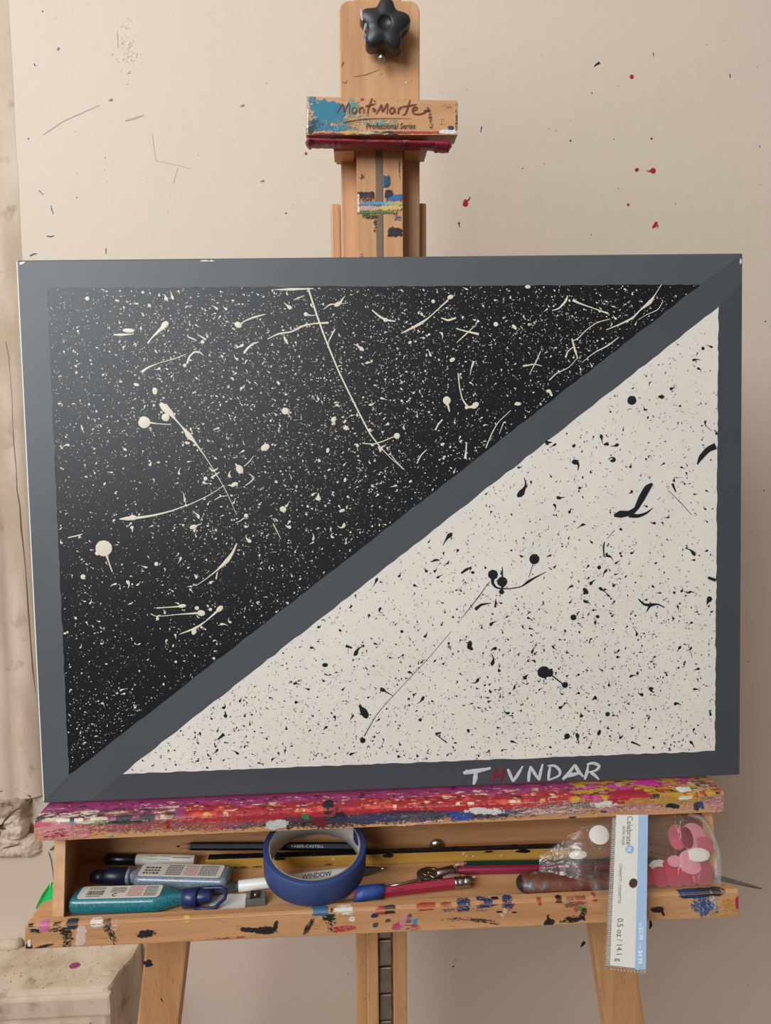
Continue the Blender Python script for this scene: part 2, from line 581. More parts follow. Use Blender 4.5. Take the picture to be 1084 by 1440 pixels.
# plaster pilaster at the left whose foot has broken away
def plaster_material():
    m, nt, b = new_mat('cracked_cream_plaster')
    tc = N(nt, 'ShaderNodeTexCoord')
    n = N(nt, 'ShaderNodeTexNoise', Scale=9.0, Detail=6.0)
    mp = N(nt, 'ShaderNodeMapping'); mp.inputs['Scale'].default_value = (3.0, 3.0, 0.8)
    nt.links.new(tc.outputs['Object'], mp.inputs['Vector']); nt.links.new(mp.outputs[0], n.inputs['Vector'])
    r = N(nt, 'ShaderNodeValToRGB')
    r.color_ramp.elements[0].position = 0.3; r.color_ramp.elements[0].color = S(196, 172, 146)
    r.color_ramp.elements[1].position = 0.6; r.color_ramp.elements[1].color = S(224, 206, 184)
    nt.links.new(n.outputs['Fac'], r.inputs['Fac'])
    v = N(nt, 'ShaderNodeTexNoise', Scale=30.0, Detail=8.0)
    nt.links.new(tc.outputs['Object'], v.inputs['Vector'])
    r2 = N(nt, 'ShaderNodeValToRGB')
    r2.color_ramp.elements[0].position = 0.28; r2.color_ramp.elements[0].color = (0.5, 0.45, 0.4, 1)
    r2.color_ramp.elements[1].position = 0.40; r2.color_ramp.elements[1].color = (1, 1, 1, 1)
    nt.links.new(v.outputs['Fac'], r2.inputs['Fac'])
    mx = N(nt, 'ShaderNodeMix', data_type='RGBA', blend_type='MULTIPLY'); mx.inputs[0].default_value = 0.75
    nt.links.new(r.outputs[0], mx.inputs[6]); nt.links.new(r2.outputs[0], mx.inputs[7])
    nt.links.new(mx.outputs[2], b.inputs['Base Color'])
    b.inputs['Roughness'].default_value = 0.7
    bp = N(nt, 'ShaderNodeBump', Strength=0.5, Distance=0.003)
    nt.links.new(v.outputs['Fac'], bp.inputs['Height']); nt.links.new(bp.outputs[0], b.inputs['Normal'])
    return m


M_PLAST = plaster_material()
# profile of the pilaster edge (distance right of the edge line, stand-off from the wall)
prof = [(-0.30, 0.020), (-0.055, 0.020), (-0.046, 0.020), (-0.040, 0.016), (-0.034, 0.0125), (-0.026, 0.013), (-0.018, 0.0125),
        (-0.010, 0.009), (-0.003, 0.004), (0.0, 0.0)]
rows = []
for k in range(41):
    z = 0.700 + (3.2 - 0.700) * k / 40
    ex = np.interp(z, [0.60, 1.12, 1.73, 3.2], [-0.482, -0.458, -0.440, -0.415])
    fade = np.interp(z, [0.6, 1.15, 1.5], [1.0, 0.7, 0.06])
    rows.append([(ex + a + 0.0015 * (vnoise(z * 40, a * 100, 3) - 0.5), WY - b * fade - 0.0002, z) for a, b in prof])
pl = MB()
n = len(prof)
pl.add([p for r in rows for p in r], [[k * n + i, k * n + i + 1, (k + 1) * n + i + 1, (k + 1) * n + i] for k in range(40) for i in range(n - 1)], 0, True)
# crack running down its edge
ck = [(8, 480), (12, 500), (14, 525), (17, 560), (18, 600), (20, 630), (23, 660), (24, 690), (28, 712), (30, 745), (33, 770), (36, 800), (40, 860), (43, 900), (46, 940), (50, 975)]
pl.ribbon(ck, [0.5, 0.5, 0.3, 0.4, 0.5, 0.7, 0.5, 0.8, 1.0, 1.4, 0.9, 0.7, 1.3, 0.9, 1.2, 0.4],
          lambda a, b, h: tuple(aty(a, b, WY - 0.0215)), 0.0001, 1)
# broken crust of plaster at its foot: a height field standing off the wall
GU, GV = np.meshgrid(np.linspace(-60, 66, 106), np.linspace(1096, 1212, 98))


def soft(d, w):
    return np.clip(d / w, 0, 1) ** 0.5


def chunk(cu, cv_, ru, rv, p, sd):
    e = (fbm(GU * 0.06, GV * 0.06, sd, 4) - 0.5) * 0.30
    return 1 - ((np.abs((GU - cu) / ru) ** p + np.abs((GV - cv_) / rv) ** p) ** (1 / p) + e)


HH = np.zeros(GU.shape)
for (cu, cw, ru, rv, p, sd, hh, w) in ((-8, 1137, 54, 28, 3.5, 3, 0.020, 0.2), (24, 1156, 20, 19, 2.6, 9, 0.022, 0.3), (-4, 1186, 62, 19, 4.0, 14, 0.015, 0.5), (-30, 1150, 33, 30, 4, 21, 0.026, 0.2)):
    HH = np.maximum(HH, hh * soft(chunk(cu, cw, ru, rv, p, sd), w))
HH = HH * (0.8 + 0.4 * fbm(GU * 0.12, GV * 0.12, 61, 4)) + 0.003 * (HH > 0.001) * (fbm(GU * 0.35, GV * 0.35, 67, 3) - 0.5) - 0.0005
PL = np.array([[tuple(aty(GU[j, i], GV[j, i], WY)) for i in range(GU.shape[1])] for j in range(GU.shape[0])])
PL[..., 1] -= HH
n0_ = len(pl.m)
pl.sheet(PL, 105, 97, np.zeros(GU.shape + (4,)), 0)
dirty = ((chunk(-8, 1137, 54, 28, 3.5, 3) > 0.02) & (chunk(24, 1156, 20, 19, 2.6, 9) < 0))[:-1, :-1].ravel()
for k in np.nonzero(dirty)[0]:
    pl.m[n0_ + int(k)] = 2
def on_crust(a, b, h):
    j = int(np.clip(round((b - 1096) / 116 * 97), 1, 96)); i = int(np.clip(round((a + 60) / 126 * 105), 1, 104))
    return tuple(aty(a, b, WY - float(HH[j - 1:j + 2, i - 1:i + 2].max()) - 0.0012))


for pts_, r_ in (([(0, 1113), (14, 1110), (30, 1112), (42, 1120), (45, 1126), (40, 1132)], [0.7, 0.9, 0.6, 0.8, 1.2, 0.5]), ([(2, 1163), (8, 1152), (18, 1141), (30, 1135), (41, 1128)], [2.0, 1.2, 0.9, 0.9, 0.5]),
                 ([(2, 1160), (0, 1164), (10, 1168), (20, 1174)], [2.0, 2.4, 0.8, 0.4]), ([(32, 1138), (38, 1146), (43, 1156)], [0.5, 0.5, 0.4]), ([(4, 1193), (16, 1190), (27, 1187)], [0.6, 0.9, 0.4]), ([(11, 1131), (14, 1133)], [1.6, 1.0])):
    pl.ribbon(pts_, r_, on_crust, 0.0001, 1)
pl.ribbon([(44, 1158), (43, 1167), (44, 1178)], [1.4, 3.2, 1.8], lambda a, b, h: tuple(aty(a, b, WY - 0.003)), 0.0001, 1)
pl.ribbon([(84, 1184), (76, 1192), (70, 1196)], [0.5, 2.0, 0.8], lambda a, b, h: tuple(aty(a, b, WY - 0.003)), 0.0001, 1)
pl.ribbon([(68, 1198), (72, 1210), (74, 1225), (76, 1245)], [0.5, 0.6, 0.4, 0.3], lambda a, b, h: tuple(aty(a, b, WY - 0.001)), 0.0001, 1)
M_CRACK = plain('dark_crack', S(112, 92, 76), 0.9)
structure(pl.build('trim_1', [M_PLAST, M_CRACK, plain('bare_grey_brown_plaster', S(176, 156, 132), 0.85, bump=0.8, bscale=160, var=0.25, vscale=70)]))

# boxed-in plinth under it
bx = MB()
ZB = 0.4693
poly = [(-1.2, 0.306), (-0.383, 0.306), (-0.377, 0.309), (-0.374, 0.318), (-0.371, 0.338), (-0.360, 0.366), (-0.357, WY), (-1.2, WY)]
bx.prism(poly, lambda a, b, d: (a, b, d), 0.0, ZB, 0.006, 0)
bx.box(-1.2, -0.372, 0.299, 0.31, ZB - 0.035, ZB - 0.004, 0.004, 0)
bx.box(-1.2, -0.402, 0.298, 0.31, 0.05, ZB - 0.047, 0.003, 0)
bx.tube([(-1.2, WY - 0.004, ZB + 0.004), (-0.535, WY - 0.004, ZB + 0.004), (-0.53, WY, ZB + 0.003)], 0.008, 10, 0)
bx.blob(-0.4365, 0.352, 0.0058, lambda a, b, h: (a, b, ZB + 0.0004 + h), 0.0004, 2, 0, rng, 1.3, 1.0)
bx.blob(-0.385, 0.335, 0.006, lambda a, b, h: (a, b, ZB + 0.0002 + h), 0.0022, 0, 0, rng, 1.4, 0.7, 0.3)
for k in range(160):
    a, b = rng.uniform(-0.58, -0.385), rng.uniform(0.312, 0.395)
    bx.blob(a, b, rng.uniform(0.0003, 0.0010), lambda p, q, h: (p, q, ZB + 0.0003 + h), 0.0001, 1, 0, rng, rng.uniform(0.6, 1.8), 0.6, rng.uniform(0, 3), 7, 0.3)
structure(bx.build('trim_2', [M_PLAST, M_CRACK, M_PURP]))

# ================================================================== THE EASEL
EZ = thing('easel', 'beech studio easel with paint-crusted ledge and open tray, carrying the grey-bordered canvas', 'easel', (-0.02, 0.05, 0.0))
EO = EZ.location.copy()


def lean(z):                                      # the mast leans a touch sideways
    return (z - 1.39) * 0.0102


def post(mb, x0, x1, y0, y1, z0, z1, bev=0.0015, mi=0):
    a, b = lean(z0), lean(z1)
    return mb.hexa([(x0 + a, y0, z0), (x1 + a, y0, z0), (x1 + a, y1, z0), (x0 + a, y1, z0),
                    (x0 + b, y0, z1), (x1 + b, y0, z1), (x1 + b, y1, z1), (x0 + b, y1, z1)], bev, mi)


YM = 0.0580
# lower mast: two strips with a steel ratchet between them
for x0, x1 in ((-0.0240, -0.0125), (0.0022, 0.0158)):
    m = MB(EO); post(m, x0, x1, YM, YM + 0.026, 0.0, 0.97); m.build('mast_strip', M_WZ, EZ)
m = MB(EO); post(m, -0.0125, 0.0022, YM + 0.014, YM + 0.024, 0.02, 0.97, 0)
z = 0.05
while z < 0.95:                                   # toothed steel plate
    a = lean(z)
    m.hexa([(-0.0115 + a, YM + 0.004, z), (0.0012 + a, YM + 0.004, z), (0.0012 + a, YM + 0.014, z), (-0.0115 + a, YM + 0.014, z),
            (-0.0115 + a, YM + 0.012, z + 0.022), (0.0012 + a, YM + 0.012, z + 0.022), (0.0012 + a, YM + 0.014, z + 0.022), (-0.0115 + a, YM + 0.014, z + 0.022)], 0.0012)
    z += 0.030
m.build('ratchet', M_RATCHET, EZ)
m = MB(EO); post(m, -0.0345, -0.0235, YM + 0.028, YM + 0.05, 0.0, 1.0); m.build('rear_post', M_WZ, EZ)

# upper rail with its groove and paint
m = MB(EO)
post(m, -0.0240, 0.0155, YM, YM + 0.022, 0.97, 1.458, 0.0015, 0)
post(m, -0.0078, -0.0020, YM - 0.0012, YM + 0.01, 1.0, 1.4575, 0.0004, 1)
rail_dabs = [(508, 240, 8, 5, (70, 55, 50), -0.4, 0.35), (543, 248, 5.5, 8, (28, 82, 112)), (547, 264, 7, 7, (36, 42, 56)),
             (515, 264, 14, 4, (40, 36, 46)), (516, 270, 14, 5, (96, 50, 58), 0, 0.7), (558, 268, 11, 4, (40, 104, 168), -0.25),
             (552, 273, 17, 4, (96, 118, 110), -0.2, 0.6), (534, 275, 34, 2.4, (86, 146, 188)), (552, 277, 17, 4, (186, 170, 96), -0.1, 0.8),
             (518, 281, 17, 3, (196, 160, 152)), (550, 281, 18, 3, (206, 180, 112)), (518, 286, 17, 2.4, (84, 118, 62)),
             (545, 286, 22, 2, (100, 124, 60), 0, 0.8), (520, 291, 13, 3.2, (46, 40, 44), 0.1, 0.85), (558, 292, 8, 4, (60, 84, 120), 0.3, 0.6),
             (527, 301, 3, 14, (58, 46, 42), 0, 0.6), (555, 311, 12, 6, (34, 36, 42)), (514, 355, 13, 5, (150, 30, 60), 0.2, 0.7),
             (507, 347, 4, 9, (150, 30, 60), 0, 0.7), (562, 356, 6, 4, (150, 30, 60), 0, 0.8), (540, 355, 6, 5, (150, 30, 60), 0.5, 0.7),
             (561, 225, 3, 20, (90, 70, 54), 0, 0.3, (0.9, 0.12)), (503, 275, 2, 14, (232, 222, 200), 0, 0.9)]  # last dab: bright highlight of the rail's left edge, painted on
zt, zb = 1.447, 1.345
A = paint_layer(502, 567, 208, 365, 84, 200, rail_dabs, None, 4)
P = quad_points((-0.0236 + lean(zt), YM - 0.0003, zt), (0.0151 + lean(zt), YM - 0.0003, zt), (0.0151 + lean(zb), YM - 0.0003, zb), (-0.0236 + lean(zb), YM - 0.0003, zb), 84, 200)
P[..., 1] -= A[..., 3] * 0.0012
A[..., 3] *= 1
m.sheet(P, 84, 200, A, 2)
m.build('upper_rail', [M_WZ, M_GROOVE, M_WZP], EZ)
# side cheeks behind
for x0, x1 in ((-0.0475, -0.0385), (0.0300, 0.0392)):
    m = MB(EO); post(m, x0, x1, YM + 0.034, YM + 0.062, 0.95, 1.413, 0.002); m.build('side_cheek', M_WZ, EZ)
# broad back board with rounded top and the narrow bar behind it
m = MB(EO)
rc, xb0, xb1, zt = 0.009, -0.0370, 0.0325, 1.5755
poly = [(xb0 - 0.0018, 1.30), (xb1 - 0.0018, 1.30)]
poly += [(xb1 - rc + rc * math.sin(t) + 0.0018, zt - rc + rc * math.cos(t)) for t in np.linspace(math.pi / 2, 0, 7)]
poly += [(xb0 + rc - rc * math.sin(t) + 0.0018, zt - rc + rc * math.cos(t)) for t in np.linspace(0, math.pi / 2, 7)]
m.prism(poly, lambda a, b, d: (a, d, b), YM + 0.022, YM + 0.034, 0.0012)
yb = YM + 0.022 - 0.0002
on_board = lambda a, b, h: (aty(a, b, yb).x, yb - h, aty(a, b, yb).z)
m.ribbon([(497, 108), (515, 105), (533, 98)], [0.5, 0.9, 0.3], on_board, 0.0001, 1)
m.ribbon([(480, 94), (483, 87)], [0.5, 1.2], on_board, 0.0001, 2)
m.ribbon([(481, 115), (486, 117), (488, 113)], [0.5, 0.7, 0.4], on_board, 0.0001, 2)
m.blob(571, 116, 1.2, on_board, 0.0003, 3)
m.blob(536, 104, 0.9, on_board, 0.0003, 1)
m.build('back_board', [M_WZ, plain('pencil_grey', S(140, 112, 84), 0.7), M_REDP, plain('white_speck', S(240, 236, 228), 0.5)], EZ)
m = MB(EO); post(m, -0.0245, 0.0170, YM + 0.034, YM + 0.05, 1.25, 1.70, 0.0015); m.build('top_bar', M_WZ, EZ)

# star knob on its bolt
KN = aty(541, 36, 0.060)


def star(r0, amp, n=60, ph=0.0):
    return [(math.cos(t) * (r0 + amp * math.cos(5 * (t - ph))), math.sin(t) * (r0 + amp * math.cos(5 * (t - ph)))) for t in (2 * math.pi * k / n for k in range(n))]


m = MB(EO)
ph = math.pi / 2 - 0.10
lv = [(0.000, 0.80), (-0.0015, 0.93), (-0.004, 1.0), (-0.015, 1.0), (-0.0185, 0.96), (-0.020, 0.86), (-0.0205, 0.5), (-0.0203, 0.42), (-0.019, 0.40), (-0.0188, 0.05)]
m.loft([[(KN.x + a * k, YM + 0.017 + dy, KN.z + b * k) for a, b in star(0.0186, 0.0035, 60, ph)] if k > 0.55 else
        [(KN.x + math.cos(t) * 0.0125 * k * 1.1, YM + 0.017 + dy, KN.z + math.sin(t) * 0.0125 * k * 1.1) for t in (2 * math.pi * q / 60 for q in range(60))]
        for dy, k in lv], 0, True)
yk = YM + 0.017 - 0.0185
for (u, v, a, b, r, mi) in ((509, 22, 2.2, 8, 0.15, 0), (513, 40, 1.6, 6, -0.3, 1), (513, 53, 2.0, 2.5, 0.2, 2), (560, 55, 1.2, 4, -0.5, 1), (571, 24, 1.2, 3, 0, 3)):
    p = aty(u, v, yk)
    m.blob(p.x, p.z, 0.00065, lambda x, z, h: (x, yk - 0.0006 - h, z), 0.0002, mi + 1, 0, rng, a, b, r, 10, 0.35)
kn = m.build('knob', [M_BLACKP, plain('dry_pink', S(205, 168, 164), 0.6), plain('dry_grey', S(150, 156, 156), 0.6), plain('dry_blue', S(52, 116, 168), 0.6), M_REDP], EZ)
m = MB(EO)
m.tube([(KN.x, YM + 0.023, KN.z), (KN.x, YM + 0.012, KN.z)], 0.0075, 20)
m.tube([(KN.x - 0.003, YM + 0.006, KN.z - 0.0262), (KN.x - 0.003, YM + 0.0065, KN.z - 0.020)], 0.003, 12)
m.build('bolt', M_STEEL, kn)

# clamp block that would hold the canvas top
YC = 0.034
cl = MB(EO)
ctl, ctr, cbr, cbl = aty(431, 135, YC), aty(644, 141, YC), aty(644, 190, YC), aty(429.5, 190, YC)
cl.hexa([tuple(cbl), tuple(cbr), (cbr.x, YM - 0.001, cbr.z), (cbl.x, YM - 0.001, cbl.z),
         tuple(ctl), tuple(ctr), (ctr.x, YM - 0.001, ctr.z), (ctl.x, YM - 0.001, ctl.z)], 0.0016, 0)
blue = (38, 118, 146)
cd = [(436, 140, 7, 6, blue, 0, 0.8), (455, 153, 20, 14, blue), (470, 158, 14, 16, blue, 0.3), (449, 173, 16, 9, blue, 0, 0.9), (480, 172, 12, 7, (70, 128, 132), 0, 0.8),
      (465, 181, 42, 5, blue, 0, 0.85), (492, 150, 10, 14, (88, 140, 140), 0.5, 0.7), (505, 162, 22, 12, (120, 150, 130), 0.3, 0.4), (490, 174, 18, 5, (150, 140, 80), 0, 0.5),
      (535, 172, 26, 5, (110, 150, 140), -0.05, 0.6), (440, 176, 12, 8, (36, 44, 56), -0.3, 0.75, (0.8, 0.1)), (434, 183, 6, 6, (40, 48, 60)),
      (520, 187, 34, 3, (200, 178, 150), 0, 0.8), (490, 188, 20, 4, (200, 150, 70)), (460, 190, 26, 3, (110, 30, 50)), (560, 186, 40, 2.0, (44, 40, 44), 0, 0.9),
      (600, 187, 44, 3, (170, 44, 56), 0, 0.9), (540, 190, 60, 2.0, (50, 36, 46), 0, 0.9), (600, 190, 40, 1.4, (196, 150, 90)),
      (632, 185, 14, 4, (222, 218, 210)), (634, 179, 5, 3.5, (40, 56, 90)), (605, 165, 3, 17, (74, 66, 58), -0.12, 0.6), (600, 153, 6, 3, (60, 52, 46), 0, 0.8),
      (620, 165, 6, 16, (110, 90, 66), -0.1, 0.15, (0.5, 0.3)), (630, 145, 7, 5, (80, 66, 52), 0, 0.4, (0.6, 0.6)), (595, 142, 40, 3.5, (110, 86, 60), 0, 0.12),
      (642, 160, 1.6, 28, (70, 62, 56), 0, 0.6), (507, 137, 3, 2, (180, 60, 70)), (431, 165, 1.4, 26, (230, 226, 214), 0, 0.9)]
NU, NV = 300, 76
A = paint_layer(429.5, 644, 135, 190, NU, NV, cd, None, 11)
P = quad_points(ctl + Vector((0.0005, 0, -0.0005)), ctr + Vector((-0.0005, 0, -0.0005)), cbr + Vector((-0.0005, 0, 0)), cbl + Vector((0.0005, 0, 0)), NU, NV)
P[..., 1] -= 0.00025 + A[..., 3] * 0.0004
cl.sheet(P, NU, NV, A, 1)
clamp = cl.build('clamp_block', [M_WX, M_WXP], EZ)
# hand-lettered name burnt into the block
tx = MB(EO)
zf = 4.517
onc = lambda a, b, h: (aty(420 + a / zf, 120 + b / zf, YC).x, YC - 0.0010 - h * 0.2, aty(420 + a / zf, 120 + b / zf, YC).z)


def stroke(pts, wd, k=6):
    """smooth pen stroke through the points (zoomed pixels)"""
    P = [np.array(p, float) for p in pts]
    P = [2 * P[0] - P[1]] + P + [2 * P[-1] - P[-2]]
    o = []
    for i in range(1, len(P) - 2):
        for j in range(k):
            t = j / k
            o.append(0.5 * ((2 * P[i]) + (-P[i - 1] + P[i + 1]) * t + (2 * P[i - 1] - 5 * P[i] + 4 * P[i + 1] - P[i + 2]) * t * t + (-P[i - 1] + 3 * P[i] - 3 * P[i + 1] + P[i + 2]) * t ** 3))
    o.append(P[-2])
    m_ = len(o)
    return [tuple(q) for q in o], [wd * (0.55 + 0.45 * math.sin(math.pi * min(1, (i + 1) / m_ * 1.1))) for i in range(m_)]


for s in ([(240, 178), (258, 152), (278, 122), (284, 150), (288, 172), (302, 142), (318, 118), (322, 150), (321, 186)],
          [(352, 142), (338, 155), (340, 176), (356, 178), (367, 162), (360, 144), (350, 143)],
          [(384, 180), (385, 160), (383, 143)], [(384, 158), (398, 142), (410, 150), (411, 180)],
          [(464, 84), (452, 120), (440, 155), (437, 182)], [(422, 136), (452, 128), (486, 118)],
          [(464, 152), (474, 150), (486, 150)], [(476, 98), (486, 106)], [(468, 162), (478, 166), (490, 158)],
          [(488, 186), (508, 158), (524, 126), (528, 152), (531, 168), (546, 144), (562, 118), (562, 150), (558, 186)],
          [(606, 146), (590, 144), (576, 164), (584, 180), (600, 174), (608, 148), (610, 168), (618, 182)],
          [(630, 184), (632, 164), (630, 144)], [(632, 160), (644, 144), (660, 140)],
          [(706, 94), (696, 126), (684, 164), (672, 186), (656, 192)], [(660, 138), (700, 132), (748, 122)],
          [(722, 164), (744, 158), (750, 144), (736, 140), (722, 156), (726, 178), (752, 186), (786, 180), (812, 164), (826, 148), (810, 144)]):
    p, r = stroke(s, 4.6)
    tx.ribbon(p, r, onc, 0.0002, 0)
p, r = stroke([(286, 242), (340, 228), (430, 216), (560, 212), (716, 212)], 3.6)
tx.ribbon(p, [3.8 * (1 - 0.75 * i / len(p)) for i in range(len(p))], onc, 0.0002, 0)
a0, a1 = aty(514.5, 181.5, YC), aty(584, 181.5, YC)
put_text(tx, 'Professional Series', 0.0062, lambda x, y: (a0.x + x, YC - 0.0010, a0.z + y), 1, width=a1.x - a0.x, shear=0.25, bold=0.012 * 0.006)
tx.build('lettering', [plain('burnt_brown_ink', S(112, 52, 34), 0.6), plain('dark_print', S(74, 62, 52), 0.6)], clamp)


def crust(name, cols, scale=(60, 200, 200), bump=1.0):
    """thick dried acrylic in several colours"""
    m, nt, b = new_mat(name)
    tc = N(nt, 'ShaderNodeTexCoord')
    mp = N(nt, 'ShaderNodeMapping'); mp.inputs['Scale'].default_value = scale
    nt.links.new(tc.outputs['Object'], mp.inputs['Vector'])
    n = N(nt, 'ShaderNodeTexNoise', Scale=1.0, Detail=5.0)
    nt.links.new(mp.outputs[0], n.inputs['Vector'])
    r = N(nt, 'ShaderNodeValToRGB')
    r.color_ramp.interpolation = 'CONSTANT'
    e = r.color_ramp.elements
    e[0].position, e[0].color = 0.0, cols[0][1]
    e[1].position, e[1].color = cols[1]
    for p_, c in cols[2:]:
        q = e.new(p_); q.color = c
    nt.links.new(n.outputs['Fac'], r.inputs['Fac'])
    nt.links.new(r.outputs[0], b.inputs['Base Color'])
    b.inputs['Roughness'].default_value = 0.45
    bp = N(nt, 'ShaderNodeBump', Strength=bump, Distance=0.002)
    nt.links.new(n.outputs['Fac'], bp.inputs['Height']); nt.links.new(bp.outputs[0], b.inputs['Normal'])
    return m


M_CRIM = crust('crimson_crust', [(0, S(60, 30, 40)), (0.40, S(142, 32, 56)), (0.60, S(120, 24, 48)), (0.66, S(196, 150, 150)), (0.69, S(150, 34, 60))])
lp = MB(EO)
a, b = aty(428.5, 198, 0.034), aty(637, 203, 0.034)
nseg, npr = 150, 14
rings = []
for i in range(nseg + 1):
    k = i / nseg
    x = a.x + (b.x - a.x) * k
    zc = a.z + (b.z - a.z) * k
    fat = 1.0 + (0.5 if k < 0.035 or 0.88 < k < 0.985 else 0.0)
    e = math.sin(math.pi * min(1, max(0, min(k, 1 - k) * 30 + 0.1)) / 2)
    ring = []
    for j in range(npr):
        t = 2 * math.pi * j / npr
        q = 1 + 0.35 * (float(vnoise(k * 70, j * 1.3, 5)) - 0.5)
        ring.append((x, 0.0415 + 0.0095 * math.cos(t) * e, zc + 0.0026 * math.sin(t) * q * fat * e + 0.0016 - 0.0008 * fat))
    rings.append(ring)
lp.loft(rings, 0, True)
lp.build('lip', M_CRIM, clamp, 'lower lip of the clamp thick with crimson paint')
br = MB(EO)
br.prism([(-0.0415, 0.004), (0.0335, 0.004), (0.0335, 0.012), (-0.0415, 0.012)], lambda p, q, d: (p + lean(1.44), d, 1.4425 + q), 0.046, YM + 0.036, 0.001)
for x0, x1 in ((-0.043, -0.0255), (0.017, 0.036)):
    br.box(x0 + lean(1.44), x1 + lean(1.44), YM - 0.007, YM + 0.022, 1.4440, 1.453, 0.001)
br.build('bracket', M_WX, clamp)

# legs and the bars that tie them to the mast (behind the canvas)
for sx, cx in ((-1, -0.2255), (1, 0.2130)):
    x_at = lambda z: cx - sx * (z - 0.72) * 0.158
    m = MB(EO)
    zt, hw = 1.18, 0.0205
    m.hexa([(x_at(0) - hw, 0.064, 0), (x_at(0) + hw, 0.064, 0), (x_at(0) + hw, 0.086, 0), (x_at(0) - hw, 0.086, 0),
            (x_at(zt) - hw, 0.064, zt), (x_at(zt) + hw, 0.064, zt), (x_at(zt) + hw, 0.086, zt), (x_at(zt) - hw, 0.086, zt)], 0.002, 0)
    lg_place = lambda a_, b_, h: (aty(a_, b_, 0.0638).x, 0.0638 - h, aty(a_, b_, 0.0638).z)
    if sx < 0:
        m.blob(208, 1355, 6.0, lg_place, 0.0004, 1, 0, rng, 1.1, 0.8, 0.2, 14, 0.3)
        m.ribbon([(226, 1404), (229, 1409)], [1.0, 0.5], lg_place, 0.0001, 1)
    m.build('leg', [M_WZ, M_DARKP], EZ)
m = MB(EO); m.box(-0.19, 0.18, 0.086, 0.106, 1.10, 1.14, 0.002); m.box(-0.27, 0.255, 0.086, 0.106, 0.83, 0.87, 0.002); m.build('crossbar', M_WX, EZ)

# ledge the canvas stands on -----------------------------------------------------------
ZL, YL = 0.8980, -0.0245
lt = [aty(48, 1152, YL), aty(1017, 1113, YL), aty(1017, 1144, YL), aty(48, 1184, YL)]
xl0, xl1 = -0.3025, 0.2775
zlb = 0.8795
lg = MB(EO)
lg.box(xl0, xl1, YL, YM - 0.001, zlb, ZL, 0.0025, 0)
R_ = (166, 42, 50)
ld = [(530, 12, 480, 13, (124, 84, 88), 0, 0.62, (0.2, 1.1)), (330, 14, 200, 12, (132, 70, 78), 0, 0.6, (0.3, 1.0)), (560, 18, 230, 11, (70, 66, 82), 0, 0.6, (0.3, 1.0)), (85, 14, 42, 18, (206, 140, 142), 0, 0.85), (78, 20, 18, 8, (150, 36, 48), -0.1, 0.6), (130, 12, 40, 12, (168, 84, 92), 0, 0.55), (190, 10, 90, 9, (160, 70, 80), 0, 0.45),
      (250, 8, 110, 6, (140, 66, 70), 0, 0.4), (165, 2, 50, 6, (44, 58, 62), 0, 0.9), (130, 3, 20, 5, (128, 130, 110), 0, 0.8), (330, 6, 90, 10, (196, 74, 66), 0, 0.6),
      (230, 12, 3, 10, (150, 40, 50)), (310, 8, 60, 7, R_, 0, 0.7), (340, 18, 50, 10, (90, 80, 104), 0, 0.4), (390, 5, 70, 6, R_), (300, 16, 30, 8, (180, 80, 80), 0, 0.4),
      (290, 24, 20, 5, (190, 60, 70), 0, 0.5), (330, 22, 25, 6, (40, 44, 74), -0.2, 0.35),
      (450, 16, 65, 16, (60, 46, 50), 0, 0.6), (420, 12, 30, 8, (96, 52, 66), 0.2, 0.8), (425, 22, 60, 8, (44, 38, 42), 0, 0.6), (500, 4, 110, 5, (172, 46, 54)), (440, 20, 12, 8, (110, 30, 44), 0.6),
      (380, 21, 16, 9, (196, 194, 188), -0.15), (420, 9, 4, 6, (30, 130, 66), -0.6), (470, 12, 10, 10, (40, 38, 42), 0.5),
      (540, 16, 90, 10, (52, 60, 96), 0, 0.62), (510, 20, 40, 6, (60, 66, 84), 0, 0.6), (600, 14, 70, 8, (84, 86, 92), 0, 0.5), (610, 12, 28, 7, (50, 72, 62), 0, 0.5), (560, 8, 60, 3, (70, 40, 64), 0, 0.8),
      (640, 20, 18, 8, (44, 84, 168), 0.1, 0.85), (625, 10, 10, 7, (46, 70, 130), 0, 0.7), (668, 5, 90, 5, (176, 46, 54)), (690, 18, 46, 6, (52, 54, 78), -0.05, 0.85), (672, 12, 26, 6, (212, 208, 202), 0.1), (720, 14, 30, 6, (110, 100, 112), 0, 0.55),
      (770, 12, 70, 12, (206, 172, 168), 0, 0.55), (740, 6, 60, 5, (190, 60, 66), 0, 0.7), (800, 8, 60, 7, (96, 104, 92), 0, 0.5), (760, 20, 60, 6, (214, 182, 172), 0, 0.4),
      (845, 9, 20, 5, (216, 216, 206), -0.1), (880, 4, 30, 6, (166, 36, 56)), (930, 6, 60, 8, (186, 140, 62), 0, 0.85), (1000, 4, 20, 5, (150, 130, 80), 0, 0.8), (900, 18, 80, 9, (206, 150, 156), 0, 0.5), (890, 12, 30, 5, (180, 120, 100), 0, 0.6),
      (942, 17, 10, 4.5, (38, 38, 44), 0.2), (978, 19, 5, 9, (64, 62, 72), 0.1), (985, 18, 3, 8, (60, 70, 140), -0.3), (997, 10, 10, 6, (110, 96, 100), 0, 0.6), (1008, 18, 16, 18, (200, 130, 152), 0, 0.6), (843, 22, 5, 2.5, (70, 74, 110)), (797, 30, 6, 2, (50, 44, 60)),
      (585, 29, 36, 2, (214, 178, 170), -0.1, 0.8), (150, 28, 4, 2, (90, 150, 160)), (452, -1, 9, 7, (40, 40, 44)), (962, 3, 10, 4, (226, 222, 214)), (60, 2, 14, 5, (212, 90, 120), 0, 0.9), (104, 1, 10, 3, (90, 160, 190)), (118, 1, 14, 4, (214, 208, 178), 0, 0.9)]
NU, NV = 900, 30
A = paint_layer(48, 1017, 0, 32, NU, NV, ld, None, 21)
